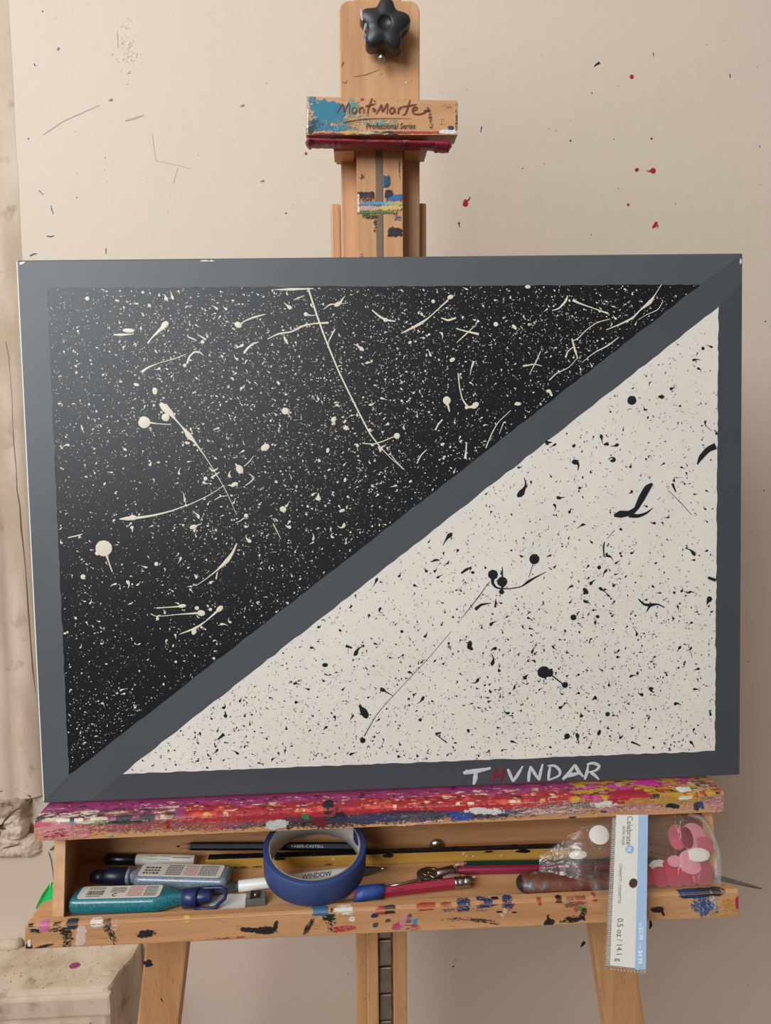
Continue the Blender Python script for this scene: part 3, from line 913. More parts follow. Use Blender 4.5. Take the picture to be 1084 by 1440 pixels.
P = quad_points((xl0, YL, ZL - 0.0012), (xl1, YL, ZL - 0.0012), (xl1, YL, zlb + 0.001), (xl0, YL, zlb + 0.001), NU, NV)
ss = np.linspace(48, 1017, NU + 1)[None, :] + np.zeros((NV + 1, 1)); tt = np.linspace(0, 32, NV + 1)[:, None] + np.zeros((1, NU + 1))
P[..., 1] -= 0.0003 + A[..., 3] * (0.0003 + 0.0006 * fbm(ss * 0.2, tt * 0.4, 77))
lg.sheet(P, NU, NV, A, 1)


def top_base(s, t):
    n1 = fbm(s * 0.03, t * 0.16, 31, 4); n2 = fbm(s * 0.06, t * 0.40, 32, 4); n3 = fbm(s * 0.11, t * 0.55, 33, 3)
    out = np.zeros(s.shape + (4,))
    out[...] = S(154, 60, 106)
    out[n2 > 0.60] = S(172, 66, 124)
    out[n3 < 0.30] = S(112, 34, 74)
    red = (t > 13 + 8 * (n1 - 0.5) * 2) & (s > 250)
    out[red] = S(168, 44, 56)
    out[red & (n2 > 0.6)] = S(214, 84, 72)
    ye = (n3 > 0.69) & (t > 7) & (s > 200)
    out[ye] = S(206, 170, 84)
    out[(n3 > 0.745) & (t > 5)] = S(224, 196, 186)
    out[(n3 < 0.27) & (t > 4)] = S(48, 48, 40)
    right = s > 800 + 60 * (n1 - 0.5)
    out[right & (n2 > 0.47)] = S(186, 148, 44)
    out[right & (n2 < 0.38)] = S(196, 70, 140)
    out[right & (n3 < 0.3)] = S(52, 50, 40)
    lf = (s < 240) & (t > 14 + 8 * (n1 - 0.5))
    out[lf] = S(166, 84, 104)
    out[lf & (n2 > 0.60)] = S(206, 190, 152)
    out[lf & (n2 < 0.46)] = S(66, 64, 68)
    lf2 = (s < 130) & (t > 14)
    out[lf2 & (n3 > 0.54)] = S(222, 208, 190)
    return out


NV2 = 34
A = paint_layer(48, 1017, 0, 24, NU, NV2, [(880, 20, 30, 6, (166, 36, 56)), (920, 6, 20, 5, (204, 60, 150)), (965, 18, 12, 4, (228, 224, 216)), (452, 18, 8, 6, (40, 40, 44)),
                                           (990, 16, 20, 7, (190, 170, 130), 0, 0.6), (1000, 8, 14, 8, (90, 84, 70), 0, 0.5)], top_base, 23)
P = quad_points((xl0 + 0.001, 0.004, ZL), (xl1 - 0.001, 0.004, ZL), (xl1, YL + 0.0002, ZL - 0.0002), (xl0, YL + 0.0002, ZL - 0.0002), NU, NV2)
ss = np.linspace(48, 1017, NU + 1)[None, :] + np.zeros((NV2 + 1, 1)); tt = np.linspace(0, 24, NV2 + 1)[:, None] + np.zeros((1, NU + 1))
hgt = 0.0002 + 0.0016 * np.abs(fbm(ss * 0.12, tt * 0.25, 91, 4) - 0.35)
hgt *= np.clip((tt - 2) / 6.0, 0.15, 1)
P[..., 2] += hgt
P[-1, :, 1] -= 0.0012
P[-1, :, 2] = ZL - 0.0024
lg.sheet(P, NU, NV2, A, 1)
lg.build('ledge', [M_WX, M_WXP], EZ, 'canvas ledge crusted with magenta and red paint')

# tray ------------------------------------------------------------------------------------
ZF = 0.814                                        # tray floor
YF0, YB = -0.036, 0.0505
tf = MB(EO)
tf.box(-0.300, 0.272, YF0, YB + 0.007, ZF - 0.008, ZF, 0.0008)
tray = tf.build('tray', M_WX, EZ)
fb = MB(EO)
YB0 = -0.046
p1, p2, p3, p4 = aty(34, 1302, YB0), aty(1040, 1252, YB0), aty(1040, 1290, YB0), aty(34, 1336, YB0)
fb.hexa([tuple(p4), tuple(p3), (p3.x, YF0, p3.z), (p4.x, YF0, p4.z), tuple(p1), tuple(p2), (p2.x, YF0, p2.z), (p1.x, YF0, p1.z)], 0.0022, 0)
K = (36, 36, 40)
bd = [(46, 6, 10, 3.2, K, 0.2, 0.9), (58, 2, 7, 6, (206, 110, 158)), (74, 6, 9, 4, (60, 56, 54), -0.3, 0.8), (91, 22, 7.5, 16, K, 0, 0.72, (0.5, 0.5)), (88, 10, 9, 7, K, 0, 0.95), (97, 2, 8, 5, (44, 52, 66)), (109, 20, 7.5, 18, (212, 184, 174), 0.1),
      (130, 1, 9, 5, (226, 220, 212), 0, 0.9), (146, 8, 7, 8, (70, 64, 62), -0.4, 0.75), (152, 22, 5, 15, K, -0.3, 0.65, (0.6, 0.4)), (156, 6, 6, 8, (214, 170, 158), 0, 0.6), (198, 20, 13, 6.5, K, -0.05), (60, 33, 13, 2.6, K, -0.2, 0.9), (38, 33, 5, 5, K), (39, 26, 2, 6, (226, 216, 206)),
      (288, 33, 12, 3, (206, 130, 130), 0, 0.5), (316, 33, 26, 1.5, (160, 50, 60), 0, 0.8), (254, 4, 5, 2, (206, 180, 90)),
      (344, 22, 20, 4.4, K, 0.14), (362, 24, 16, 6.5, K, 0.05), (377, 18, 3.2, 9, K, 0.15), (424, 20, 4, 17, (44, 40, 42), 0.5, 0.8, (0.7, 0.2)),
      (452, 8, 10, 6, K, 0, 0.9), (455, 18, 8, 16, (44, 40, 42), -0.25, 0.5, (0.6, 0.3)), (440, 1, 13, 4, (62, 104, 138)), (474, 1, 13, 5, (222, 214, 200), 0, 0.9), (485, 12, 5, 5, (226, 220, 208), 0.5, 0.8), (470, 27, 15, 6, (178, 44, 62), -0.1, 0.75), (482, 27, 8, 3, (178, 44, 62), 0, 0.8),
      (516, 8, 5, 4, (34, 50, 90)), (526, 5, 10, 2.4, (170, 54, 50)), (538, 4, 8, 2.5, (50, 44, 50)), (517, 23, 4, 4, (70, 76, 84)), (535, 17, 4, 3, (70, 60, 60)),
      (548, 27, 10, 5.5, (186, 52, 112), -0.2, 0.9), (558, 18, 5, 11, (208, 130, 140), 0.3), (564, 20, 4, 14, (96, 84, 84), 0.15, 0.6), (572, 23, 3.4, 8, (62, 142, 168), 0.1), (572, 30, 9, 5, (180, 50, 60), 0, 0.6),
      (645, 22, 36, 3.2, (54, 48, 48), 0.1, 0.6), (680, 27, 16, 3, (54, 48, 48), 0.25, 0.7), (590, 3, 14, 1.4, (170, 60, 54)), (618, 4, 10, 1.5, (170, 60, 54), 0, 0.8),
      (643, 2, 10, 7.5, (40, 58, 98), 0, 0.93), (673, 0, 13, 6, (40, 58, 98), 0, 0.85), (706, 1, 8.5, 8, (40, 58, 98), 0.2, 0.9), (688, -2, 6, 3, K), (622, 6, 8, 3, (70, 80, 100), 0, 0.6), (665, 8, 14, 3, (80, 88, 104), 0, 0.5), (700, 14, 4, 8, (214, 186, 164), 0.5, 0.8), (694, 12, 5, 1.4, K), (715, 14, 4, 1.4, K),
      (751, 3, 3, 2.4, (180, 60, 50), 0.7), (802, 6, 18, 4, (116, 84, 78), -0.05, 0.9), (806, 4, 12, 2.5, (176, 70, 50), 0, 0.6), (810, 13, 5, 3.5, (70, 140, 56), 0.4), (803, 14, 4, 3, (190, 70, 50), 0.8), (799, 29, 19, 5, K, -0.12, 0.9), (814, 20, 4.5, 10, K, 0.35, 0.9), (779, 1, 5, 1.6, K), (831, 0, 4, 3, (190, 60, 50)),
      (765, 32, 8, 6, K, 0), (763, 26, 2, 6, K), (921, 20, 10, 4.4, K, 0.1), (929, 25, 2, 6, K, -0.4),
      (980, 2, 27, 4, (36, 62, 100)), (1000, 1, 22, 4, (40, 42, 50), 0, 0.9), (986, 16, 14, 17, (34, 88, 140), -0.55, 0.72, (0.5, 0.2)), (1000, 18, 14, 16, (36, 80, 130), -0.3, 0.55, (0.6, 0.25)), (1003, 8, 5, 5, (190, 190, 180), 0, 0.7, (0.8, 0.8)), (1006, 20, 5, 10, (180, 184, 180), -0.3, 0.4, (0.8, 0.8)),
      (1014, 32, 9, 3, (190, 170, 60), 0, 0.8), (1026, 22, 13, 15, (196, 138, 54), 0, 0.6), (1038, 16, 3, 11, (178, 40, 66))]
NU, NV = 940, 36
A = paint_layer(34, 1040, 0, 36, NU, NV, bd, None, 41)
e = 0.0014
P = quad_points(p1 + Vector((e, 0, -e)), p2 + Vector((-e, 0, -e)), p3 + Vector((-e, 0, e)), p4 + Vector((e, 0, e)), NU, NV)
P[..., 1] -= 0.0002 + A[..., 3] * 0.0003
fb.sheet(P, NU, NV, A, 1)
At = paint_layer(34, 1040, -10, 0, NU, 12, [(d[0], d[1] - 3.5, d[2], max(d[3], 3.0)) + tuple(d[4:]) for d in bd if d[1] < 9], None, 43)
P = quad_points((p1.x + e, YF0 - e, p1.z), (p2.x - e, YF0 - e, p2.z), p2 + Vector((-e, 0.0012, 0)), p1 + Vector((e, 0.0012, 0)), NU, 12)
P[..., 2] += 0.0002 + At[..., 3] * 0.0003
P[-1, :, 1] -= 0.0014
P[-1, :, 2] -= 0.0016
fb.sheet(P, NU, 12, At, 1)
fb.build('front_rail', [M_WX, M_WXP], tray, 'paint-splashed front rail of the tray')
# side panels: sloping front edge, a little wider apart at the back
for xo, xi, bo, bi, nm in ((-0.2895, -0.2800, -0.3055, -0.2960, 0), (0.2720, 0.2625, 0.2860, 0.2765, 1)):
    m = MB(EO)
    lo, hi = min(xo, xi), max(xo, xi); blo, bhi = min(bo, bi), max(bo, bi)
    zt = 0.878
    yt = -0.008
    m.hexa([(lo, YF0 - 0.001, ZF + 0.0005), (hi, YF0 - 0.001, ZF + 0.0005), (bhi, YB, ZF + 0.0005), (blo, YB, ZF + 0.0005),
            (lo - 0.004 * (1 if nm == 0 else -1), yt, zt), (hi - 0.004 * (1 if nm == 0 else -1), yt, zt), (bhi, YB, zt), (blo, YB, zt)], 0.0006)
    m.build('side_panel', M_WY, tray)
m = MB(EO); m.box(-0.3055, 0.286, YB, YB + 0.007, ZF, 0.878, 0.0006); m.build('back_panel', M_WX, tray)
m = MB(EO)
p = aty(614, 1188, YB)
rg = []
for k in range(9):
    t = math.pi / 2 * k / 8
    rg.append([(p.x + 0.0072 * math.cos(t) * math.cos(q), YB - 0.001 - 0.0045 * math.sin(t), p.z + 0.0072 * math.cos(t) * math.sin(q)) for q in (2 * math.pi * i / 20 for i in range(20))])
m.loft(rg, 0, True)
m.build('bolt_head', M_STEEL, tray)

# ================================================================== THE CANVAS
CA = thing('painting', 'stretched canvas with grey border, black and white halves and paint splatter', 'painting', (0, 0, Z0))
CA.rotation_euler = (-TH, 0, 0)


def weave(name, col, rough, spec=0.5):
    m, nt, b = new_mat(name)
    tc = N(nt, 'ShaderNodeTexCoord')
    n = N(nt, 'ShaderNodeTexNoise', Scale=14.0, Detail=4.0)
    nt.links.new(tc.outputs['Object'], n.inputs['Vector'])
    mr = N(nt, 'ShaderNodeMapRange'); mr.inputs['To Min'].default_value = 0.9; mr.inputs['To Max'].default_value = 1.1
    nt.links.new(n.outputs['Fac'], mr.inputs['Value'])
    mx = N(nt, 'ShaderNodeMix', data_type='RGBA', blend_type='MULTIPLY'); mx.inputs[0].default_value = 1
    mx.inputs[6].default_value = col
    nt.links.new(mr.outputs[0], mx.inputs[7]); nt.links.new(mx.outputs[2], b.inputs['Base Color'])
    b.inputs['Roughness'].default_value = rough
    b.inputs['Specular IOR Level'].default_value = spec
    w1 = N(nt, 'ShaderNodeTexWave', Scale=620.0, bands_direction='X'); w1.inputs['Distortion'].default_value = 1.0
    w2 = N(nt, 'ShaderNodeTexWave', Scale=620.0, bands_direction='Z'); w2.inputs['Distortion'].default_value = 1.0
    for q in (w1, w2):
        nt.links.new(tc.outputs['Object'], q.inputs['Vector'])
    ad = N(nt, 'ShaderNodeMath', operation='ADD')
    nt.links.new(w1.outputs['Fac'], ad.inputs[0]); nt.links.new(w2.outputs['Fac'], ad.inputs[1])
    bp = N(nt, 'ShaderNodeBump', Strength=0.12, Distance=0.0004)
    nt.links.new(ad.outputs[0], bp.inputs['Height']); nt.links.new(bp.outputs[0], b.inputs['Normal'])
    return m


M_GA = weave('grey_border_paint', S(84, 88, 93), 0.42)
M_GB = weave('grey_diagonal_paint', S(74, 78, 84), 0.45)
M_GC = weave('dark_grey_low_sheen_border', S(66, 70, 76), 0.45)  # steps between the greys: partly real tone, partly sheen put into the colour
M_BK = weave('black_field_paint', S(18, 22, 26), 0.30)
M_WH = weave('white_field_paint', S(227, 219, 209), 0.55)
M_CREAM = plain('cream_splatter', S(226, 214, 194), 0.35)
M_INK = plain('black_splatter', S(28, 32, 38), 0.35)
cb = MB(); cb.box(-0.305, 0.305, 0.0, 0.019, 0.0, 0.457, 0.0022, 0, 4)
for poly, mi, off in (([(60, 1128), (97, 1090), (985, 400), (1043, 357), (1043, 395), (1010, 432), (172, 1088), (128, 1126)], 1, 0.00006),
                      ([(128, 1126), (172, 1088), (1005, 1056), (1010, 432), (1043, 395), (1038, 1088)], 2, 0.00008)):
    q = [cv(*p) for p in poly]
    cb.add([(x, -off, z) for x, z in q], [list(range(len(q)))[::-1] if mi == 9 else list(range(len(q)))], mi)
for u, v, a, b, r in ((31, 370, 4, 1.6, 0.3), (287, 367, 7, 1.0, 0), (298, 367, 3, 1.0, 0), (1041, 368, 1.4, 4, 0)):
    x, z = cv(u, v)                               # chips where the border paint has rubbed off
    cb.blob(x, z, 0.0006, lambda p, q, h: (p, -0.0003 - h, q), 0.0001, 3, 0, rng, a, b, r, 12, 0.35)
cbo = cb.build('canvas', [M_GA, M_GB, M_GC, M_CREAM, plain('white_edge_highlight', S(232, 236, 236), 0.4, bump=0.2, bscale=1500)], CA)
for p_ in cbo.data.polygons:                      # grazing highlight along the left edge, painted on as white faces
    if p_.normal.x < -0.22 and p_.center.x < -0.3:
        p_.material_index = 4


def ragged(poly, seed, amp=0.0005):
    r = random.Random(seed); out = []
    for i, p in enumerate(poly):
        q = poly[(i + 1) % len(poly)]
        n = 90
        for k in range(n):
            t = k / n
            out.append((p[0] + (q[0] - p[0]) * t + r.uniform(-amp, amp), p[1] + (q[1] - p[1]) * t + r.uniform(-amp, amp)))
    return out


BKP = [cv(66, 405), cv(97, 1090), cv(985, 400)]
WHP = [cv(1010, 432), cv(172, 1088), cv(1005, 1056)]


def inside(p, T, marg=0.001):
    for i in range(3):
        a, b = T[i], T[(i + 1) % 3]
        L = math.hypot(b[0] - a[0], b[1] - a[1])
        if ((b[0] - a[0]) * (p[1] - a[1]) - (b[1] - a[1]) * (p[0] - a[0])) / L < marg:
            return False
    return True


put = lambda a, b, h: (a, -0.0003 - h, b)


def tadpole(mb, r, p, T, head, tail, ang, mi, curl):
    """a flicked drop: round head with a thinning, curling tail"""
    n = 7
    pts, rads = [], []
    x, y, a = p[0], p[1], ang
    step = (head * 1.2 + tail) / n
    for i in range(n + 1):
        pts.append((x, y))
        k = i / n
        rads.append(head * (0.35, 0.95, 1.0, 0.62, 0.40, 0.28, 0.2, 0.1)[i] if tail > head else head * math.sqrt(max(0.02, 1 - (2 * k - 1) ** 2)))
        a += curl / n + r.uniform(-0.25, 0.25)
        x += math.cos(a) * step; y += math.sin(a) * step
    if all(inside(q, T, 0.0008) for q in pts):
        mb.ribbon(pts, rads, put, 0.00010, mi)


def field_marks(mb, T, seed, n_fine, n_mid, clusters, mi, fine_r, mid_r):
    r = random.Random(seed)
    xs = [q[0] for q in T]; zs = [q[1] for q in T]

    def dens(p):
        d = 0.25 + 0.35 * float(fbm(np.array(p[0] * 18 + 9), np.array(p[1] * 18 + 5), seed))
        for cx, cz, rad, wt in clusters:
            d += wt * math.exp(-((p[0] - cx) ** 2 + (p[1] - cz) ** 2) / (2 * rad * rad))
        return d

    def pick():
        while True:
            p = (r.uniform(min(xs), max(xs)), r.uniform(min(zs), max(zs)))
            if inside(p, T) and r.random() < dens(p):
                return p
    for k in range(n_fine):
        p = pick()
        q = fine_r * math.exp(r.gauss(0, 0.55))
        a = r.uniform(0, math.pi)
        e = r.uniform(1.0, 2.0)
        c, s = math.cos(a), math.sin(a)
        vs = []
        for t in range(5):
            th = 2 * math.pi * t / 5
            X, Y = q * e * math.cos(th), q * math.sin(th)
            vs.append(put(p[0] + X * c - Y * s, p[1] + X * s + Y * c, 0))
        mb.add(vs, [[0, 1, 2, 3, 4]], mi)
    for k in range(n_mid):
        p = pick()
        h = mid_r * math.exp(r.gauss(0, 0.45))
        a = r.gauss(0.35, 0.9) + (math.pi if r.random() < 0.5 else 0)
        if r.random() < 0.38:                     # thin flick
            h = mid_r * r.uniform(0.28, 0.5)
            tadpole(mb, r, p, T, h, h * r.uniform(7, 16), a, mi, r.gauss(0, 2.2))
        else:
            tadpole(mb, r, p, T, h, h * r.choice((0.3, 1.5, 2.5, 4.0, 6.0)), a, mi, r.gauss(0, 1.4))


bf = MB()
q = ragged(BKP, 5)
bf.add([(x, -0.00016, z) for x, z in q], [list(range(len(q)))], 0)
cl_b = [cv(250, 480) + (0.035, 0.5), cv(350, 520) + (0.06, 0.4), cv(560, 450) + (0.04, 0.35), cv(820, 470) + (0.04, 0.4), cv(320, 740) + (0.03, 0.35), cv(570, 540) + (0.07, 0.25), cv(140, 1020) + (0.02, 0.5), cv(480, 640) + (0.05, 0.2)]
field_marks(bf, BKP, 3, 10500, 1900, cl_b, 1, 0.00019, 0.00050)


def big(mb, mi, pts, rads, lift=0.0005):
    """a traced drip: photo points and half-widths in photo pixels"""
    P, R = [], []
    for i in range(len(pts) - 1):
        for k in range(5):
            t = k / 5
            P.append((pts[i][0] * (1 - t) + pts[i + 1][0] * t, pts[i][1] * (1 - t) + pts[i + 1][1] * t)); R.append(rads[i] * (1 - t) + rads[i + 1] * t)
    P.append(pts[-1]); R.append(rads[-1])
    if len(pts) > 2:                              # soften the corners
        for _ in range(2):
            P = [P[0]] + [((P[i - 1][0] + 2 * P[i][0] + P[i + 1][0]) / 4, (P[i - 1][1] + 2 * P[i][1] + P[i + 1][1]) / 4) for i in range(1, len(P) - 1)] + [P[-1]]
    mb.ribbon([cv(*p) for p in P], [r * 0.00049 for r in R], put, 0.00016, mi, 0.00012)


def drop(mb, mi, u, v, r, sx=1.0, sy=1.0, rot=0.0, rag=0.05):
    x, z = cv(u, v)
    mb.blob(x, z, r * 0.0006, put, 0.00016, mi, 0.00015, random.Random(int(u * 7 + v)), sx, sy, -rot, 18, rag)


# traced cream drips on black
big(bf, 1, [(433, 405), (438, 420), (446, 445), (458, 478), (475, 520), (492, 555), (507, 585), (520, 610), (534, 628), (550, 645), (569, 661)], [1.5, 1.4, 1.5, 1.3, 1.3, 1.2, 1.3, 1.2, 0.9, 0.6, 0.4])
big(bf, 1, [(548, 637), (556, 648), (568, 660)], [0.4, 0.8, 0.4])
big(bf, 1, [(387, 407.5), (410, 407), (441, 406)], [0.5, 2.2, 0.8])
big(bf, 1, [(336, 457), (345, 451), (358, 446), (373, 442)], [0.8, 1.0, 1.6, 0.7]); drop(bf, 1, 335, 457, 4.6, 1.1, 0.9, 0.5)
big(bf, 1, [(376, 477), (392, 469), (410, 467), (424, 459), (440, 455), (462, 454)], [0.7, 1.3, 1.2, 1.6, 1.0, 1.8])
big(bf, 1, [(460, 486), (464, 476), (471, 463)], [0.4, 1.1, 1.1]); big(bf, 1, [(399, 473), (402, 479), (405, 484)], [1.0, 2.6, 0.8])
big(bf, 1, [(343, 497), (348, 490), (356, 483), (364, 481)], [2.0, 1.8, 1.4, 0.6])
drop(bf, 1, 430, 442, 2.8); big(bf, 1, [(430, 442), (438, 444), (446, 443)], [1.6, 0.8, 0.4])
big(bf, 1, [(413, 422), (420, 419), (428, 416)], [0.6, 1.0, 0.6]); big(bf, 1, [(455, 435), (464, 428), (475, 428), (489, 426)], [0.5, 1.2, 0.5, 0.5])
# upper left pair, comet
drop(bf, 1, 181, 465, 4.2, 1.9, 0.7, 0.05); big(bf, 1, [(160, 471), (170, 471), (188, 470)], [1.0, 2.0, 0.6])
drop(bf, 1, 232, 457, 4.6, 1.3, 0.9, -0.8); big(bf, 1, [(231, 459), (222, 467), (213, 476), (208, 483)], [3.6, 2.0, 1.0, 1.5])
drop(bf, 1, 123, 420, 2.8); drop(bf, 1, 165, 423, 1.8, 1.8, 0.8, 0.3)
big(bf, 1, [(263, 473), (270, 476), (277, 479)], [0.6, 1.3, 0.7]); big(bf, 1, [(277, 470), (284, 474), (290, 478)], [0.4, 1.2, 1.6]); drop(bf, 1, 285, 481, 2.6)
big(bf, 1, [(263, 512), (266, 502), (273, 495), (281, 495), (286, 500)], [1.6, 1.4, 1.4, 1.2, 0.6]); drop(bf, 1, 260, 514, 2.4)
big(bf, 1, [(200, 523), (208, 517), (225, 510), (245, 505), (262, 498)], [2.2, 1.4, 0.5, 0.8, 0.4]); drop(bf, 1, 192, 541, 2.4, 1.6, 0.9, 0.3)
# left middle burst
drop(bf, 1, 218, 550, 4.0, 0.9, 1.2); drop(bf, 1, 233, 575, 7.5, 1.5, 0.62, 0.8); drop(bf, 1, 203, 594, 8.2); big(bf, 1, [(209, 594), (222, 596), (240, 597)], [1.6, 0.7, 0.7])
big(bf, 1, [(232, 569), (240, 581), (246, 589), (255, 599), (266, 612), (275, 623), (290, 644), (305, 668), (318, 690), (333, 724)], [3.0, 4.4, 1.5, 1.0, 4.0, 1.6, 0.7, 0.6, 0.5, 0.4])
drop(bf, 1, 266, 613, 5.2, 1.5, 0.7, 0.9); big(bf, 1, [(294, 657), (299, 663), (306, 659)], [0.8, 1.6, 0.9]); big(bf, 1, [(297, 672), (304, 667), (309, 664)], [1.6, 1.2, 0.6])
drop(bf, 1, 233, 587, 5.4); drop(bf, 1, 337, 660, 5.2, 0.9, 1.2, -0.4); big(bf, 1, [(331, 652), (336, 658)], [1.0, 2.6])
big(bf, 1, [(343, 656), (350, 650), (357, 641)], [0.5, 0.8, 0.4]); drop(bf, 1, 373, 629, 5.0, 1.3, 0.9, -0.5); drop(bf, 1, 401, 578, 4.8); big(bf, 1, [(404, 581), (410, 588)], [0.7, 0.4])
big(bf, 1, [(345, 683), (352, 678), (358, 672), (350, 666)], [0.5, 0.9, 1.2, 0.6]); drop(bf, 1, 330, 681, 3.4, 1.4, 0.8, -0.3); drop(bf, 1, 289, 673, 2.8)
big(bf, 1, [(168, 730), (180, 729), (195, 728), (215, 725), (240, 719), (270, 708), (295, 696), (316, 682)], [0.7, 3.4, 2.0, 1.6, 1.0, 0.7, 0.6, 0.4]); drop(bf, 1, 187, 728, 4.0, 1.3, 0.9)
big(bf, 1, [(302, 703), (310, 698), (320, 697)], [0.6, 0.8, 0.4]); big(bf, 1, [(260, 706), (259, 698), (258, 693)], [1.6, 0.9, 0.5])
drop(bf, 1, 146, 771, 11.5, 1.0, 0.98, 0, 0.02); big(bf, 1, [(150, 781), (153, 790), (158, 804)], [1.6, 1.1, 1.0]); drop(bf, 1, 137, 778, 3.0)
drop(bf, 1, 117, 811, 3.4, 1, 1, 0, 0.02); drop(bf, 1, 220, 793, 2.8); big(bf, 1, [(96, 756), (106, 754), (116, 751)], [0.8, 1.0, 0.6])
drop(bf, 1, 272, 741, 3.8, 1.4, 0.8, -0.3); big(bf, 1, [(277, 739), (284, 736)], [1.0, 0.4]); drop(bf, 1, 346, 725, 2.8); big(bf, 1, [(344, 728), (337, 733), (331, 735)], [0.9, 0.7, 0.3])
drop(bf, 1, 398, 716, 4.2, 1.1, 0.9, 0.5); big(bf, 1, [(384, 736), (389, 746), (395, 758)], [0.8, 0.8, 0.4])
big(bf, 1, [(333, 764), (328, 776), (320, 788), (305, 802), (290, 814), (275, 824)], [1.0, 2.0, 3.6, 1.0, 0.6, 0.4]); big(bf, 1, [(304, 814), (306, 804)], [1.4, 0.6])
drop(bf, 1, 256, 852, 3.6, 1.6, 0.7, -0.1); big(bf, 1, [(250, 853), (235, 854), (220, 855)], [1.2, 0.7, 1.0]); drop(bf, 1, 283, 862, 4.6, 1.2, 0.9); big(bf, 1, [(278, 862), (250, 864), (220, 867), (212, 863)], [1.6, 0.6, 0.5, 0.8])
drop(bf, 1, 309, 856, 4.4, 1.3, 0.8, -0.7); big(bf, 1, [(305, 860), (290, 873), (276, 883), (252, 892)], [1.8, 0.8, 2.0, 0.4]); drop(bf, 1, 273, 888, 3.6, 0.9, 1.3, 0.4); drop(bf, 1, 296, 857, 2.4); drop(bf, 1, 277, 855, 3.0, 1, 0.9)
# right part of black
drop(bf, 1, 628, 563, 5.6); big(bf, 1, [(629, 567), (632, 579)], [2.0, 1.0]); drop(bf, 1, 668, 570, 4.8, 1.2, 0.8, -0.7); drop(bf, 1, 656, 573, 2.6)
big(bf, 1, [(644, 525), (646, 545), (650, 562), (658, 573), (664, 572)], [0.9, 0.9, 1.0, 1.8, 2.4])
drop(bf, 1, 558, 613, 4.2); big(bf, 1, [(554, 614), (540, 620), (525, 625), (509, 623)], [0.8, 0.8, 1.0, 0.6]); big(bf, 1, [(532, 628), (535, 636)], [1.4, 0.9])
drop(bf, 1, 633, 418, 3.2, 1.4, 0.9, -0.4); big(bf, 1, [(630, 422), (618, 433), (604, 446), (590, 456), (564, 469)], [1.4, 0.9, 0.9, 2.4, 0.8]); drop(bf, 1, 609, 424, 2.6)
big(bf, 1, [(620, 447), (630, 451), (641, 447)], [0.8, 1.8, 1.4]); big(bf, 1, [(641, 462), (655, 466), (673, 470)], [0.8, 1.2, 2.0]); big(bf, 1, [(668, 458), (655, 470), (642, 482)], [0.5, 1.1, 0.5])
big(bf, 1, [(523, 436), (532, 444), (542, 450), (556, 452)], [1.0, 1.4, 2.0, 1.0]); drop(bf, 1, 542, 450, 3.0)
drop(bf, 1, 742, 403.5, 4.0, 1.0, 0.6); big(bf, 1, [(776, 437), (786, 434), (795, 424), (797, 419)], [0.6, 1.2, 1.8, 1.6]); big(bf, 1, [(805, 422), (815, 427), (835, 434), (855, 441)], [2.4, 1.2, 0.7, 1.5])
big(bf, 1, [(930, 400), (920, 416), (914, 425), (900, 436), (890, 447), (872, 456), (852, 464)], [0.5, 0.8, 3.4, 1.0, 1.6, 1.2, 0.5]); big(bf, 1, [(932, 424), (925, 436), (908, 443), (897, 450)], [0.5, 0.7, 0.5, 0.4])
big(bf, 1, [(857, 449), (840, 453), (824, 464), (812, 477), (803, 480)], [0.6, 0.7, 0.7, 0.9, 0.5]); big(bf, 1, [(804, 476), (808, 492), (812, 504)], [1.0, 1.6, 0.8]); big(bf, 1, [(795, 503), (798, 494), (806, 488)], [1.6, 1.0, 0.6])
big(bf, 1, [(818, 510), (835, 496), (855, 486), (870, 474)], [0.4, 0.7, 1.2, 0.5]); big(bf, 1, [(760, 494), (754, 508), (744, 527)], [0.6, 1.0, 0.4]); big(bf, 1, [(735, 515), (752, 512), (762, 515)], [1.5, 0.8, 0.5])
big(bf, 1, [(772, 535), (782, 525), (800, 517), (812, 503)], [1.0, 0.9, 0.6, 0.5]); big(bf, 1, [(768, 551), (772, 549), (776, 557)], [2.2, 2.6, 1.4]); drop(bf, 1, 728, 568, 3.0, 1.6, 0.8)
big(bf, 1, [(683, 630), (692, 608), (700, 594), (718, 577)], [0.9, 0.8, 0.6, 0.5]); big(bf, 1, [(702, 610), (708, 594)], [0.4, 0.7]); big(bf, 1, [(612, 605), (616, 597), (622, 590)], [1.4, 1.0, 1.2]); big(bf, 1, [(654, 645), (655, 635), (656, 622)], [2.4, 1.2, 1.0])
drop(bf, 1, 697, 456, 3.2); drop(bf, 1, 723, 460, 3.2, 1.4, 0.7, 0.8); drop(bf, 1, 636, 506, 3.2, 1.3, 0.8, -0.5); big(bf, 1, [(666, 508), (662, 520), (661, 528)], [1.8, 0.8, 0.4]); drop(bf, 1, 497, 719, 0.1)
big(bf, 1, [(586, 652), (592, 640), (600, 632)], [0.7, 1.0, 0.5]); drop(bf, 1, 481, 718, 3.0, 1.4, 0.7, -0.4); drop(bf, 1, 520, 605, 2.4); drop(bf, 1, 469, 590, 3.2, 1.0, 1.3, 0.5); drop(bf, 1, 487, 602, 4.0, 1, .8, 0.3, 0.3)
bfo = bf.build('black_field', [M_BK, M_CREAM], CA, 'black triangle flecked with cream splatter')

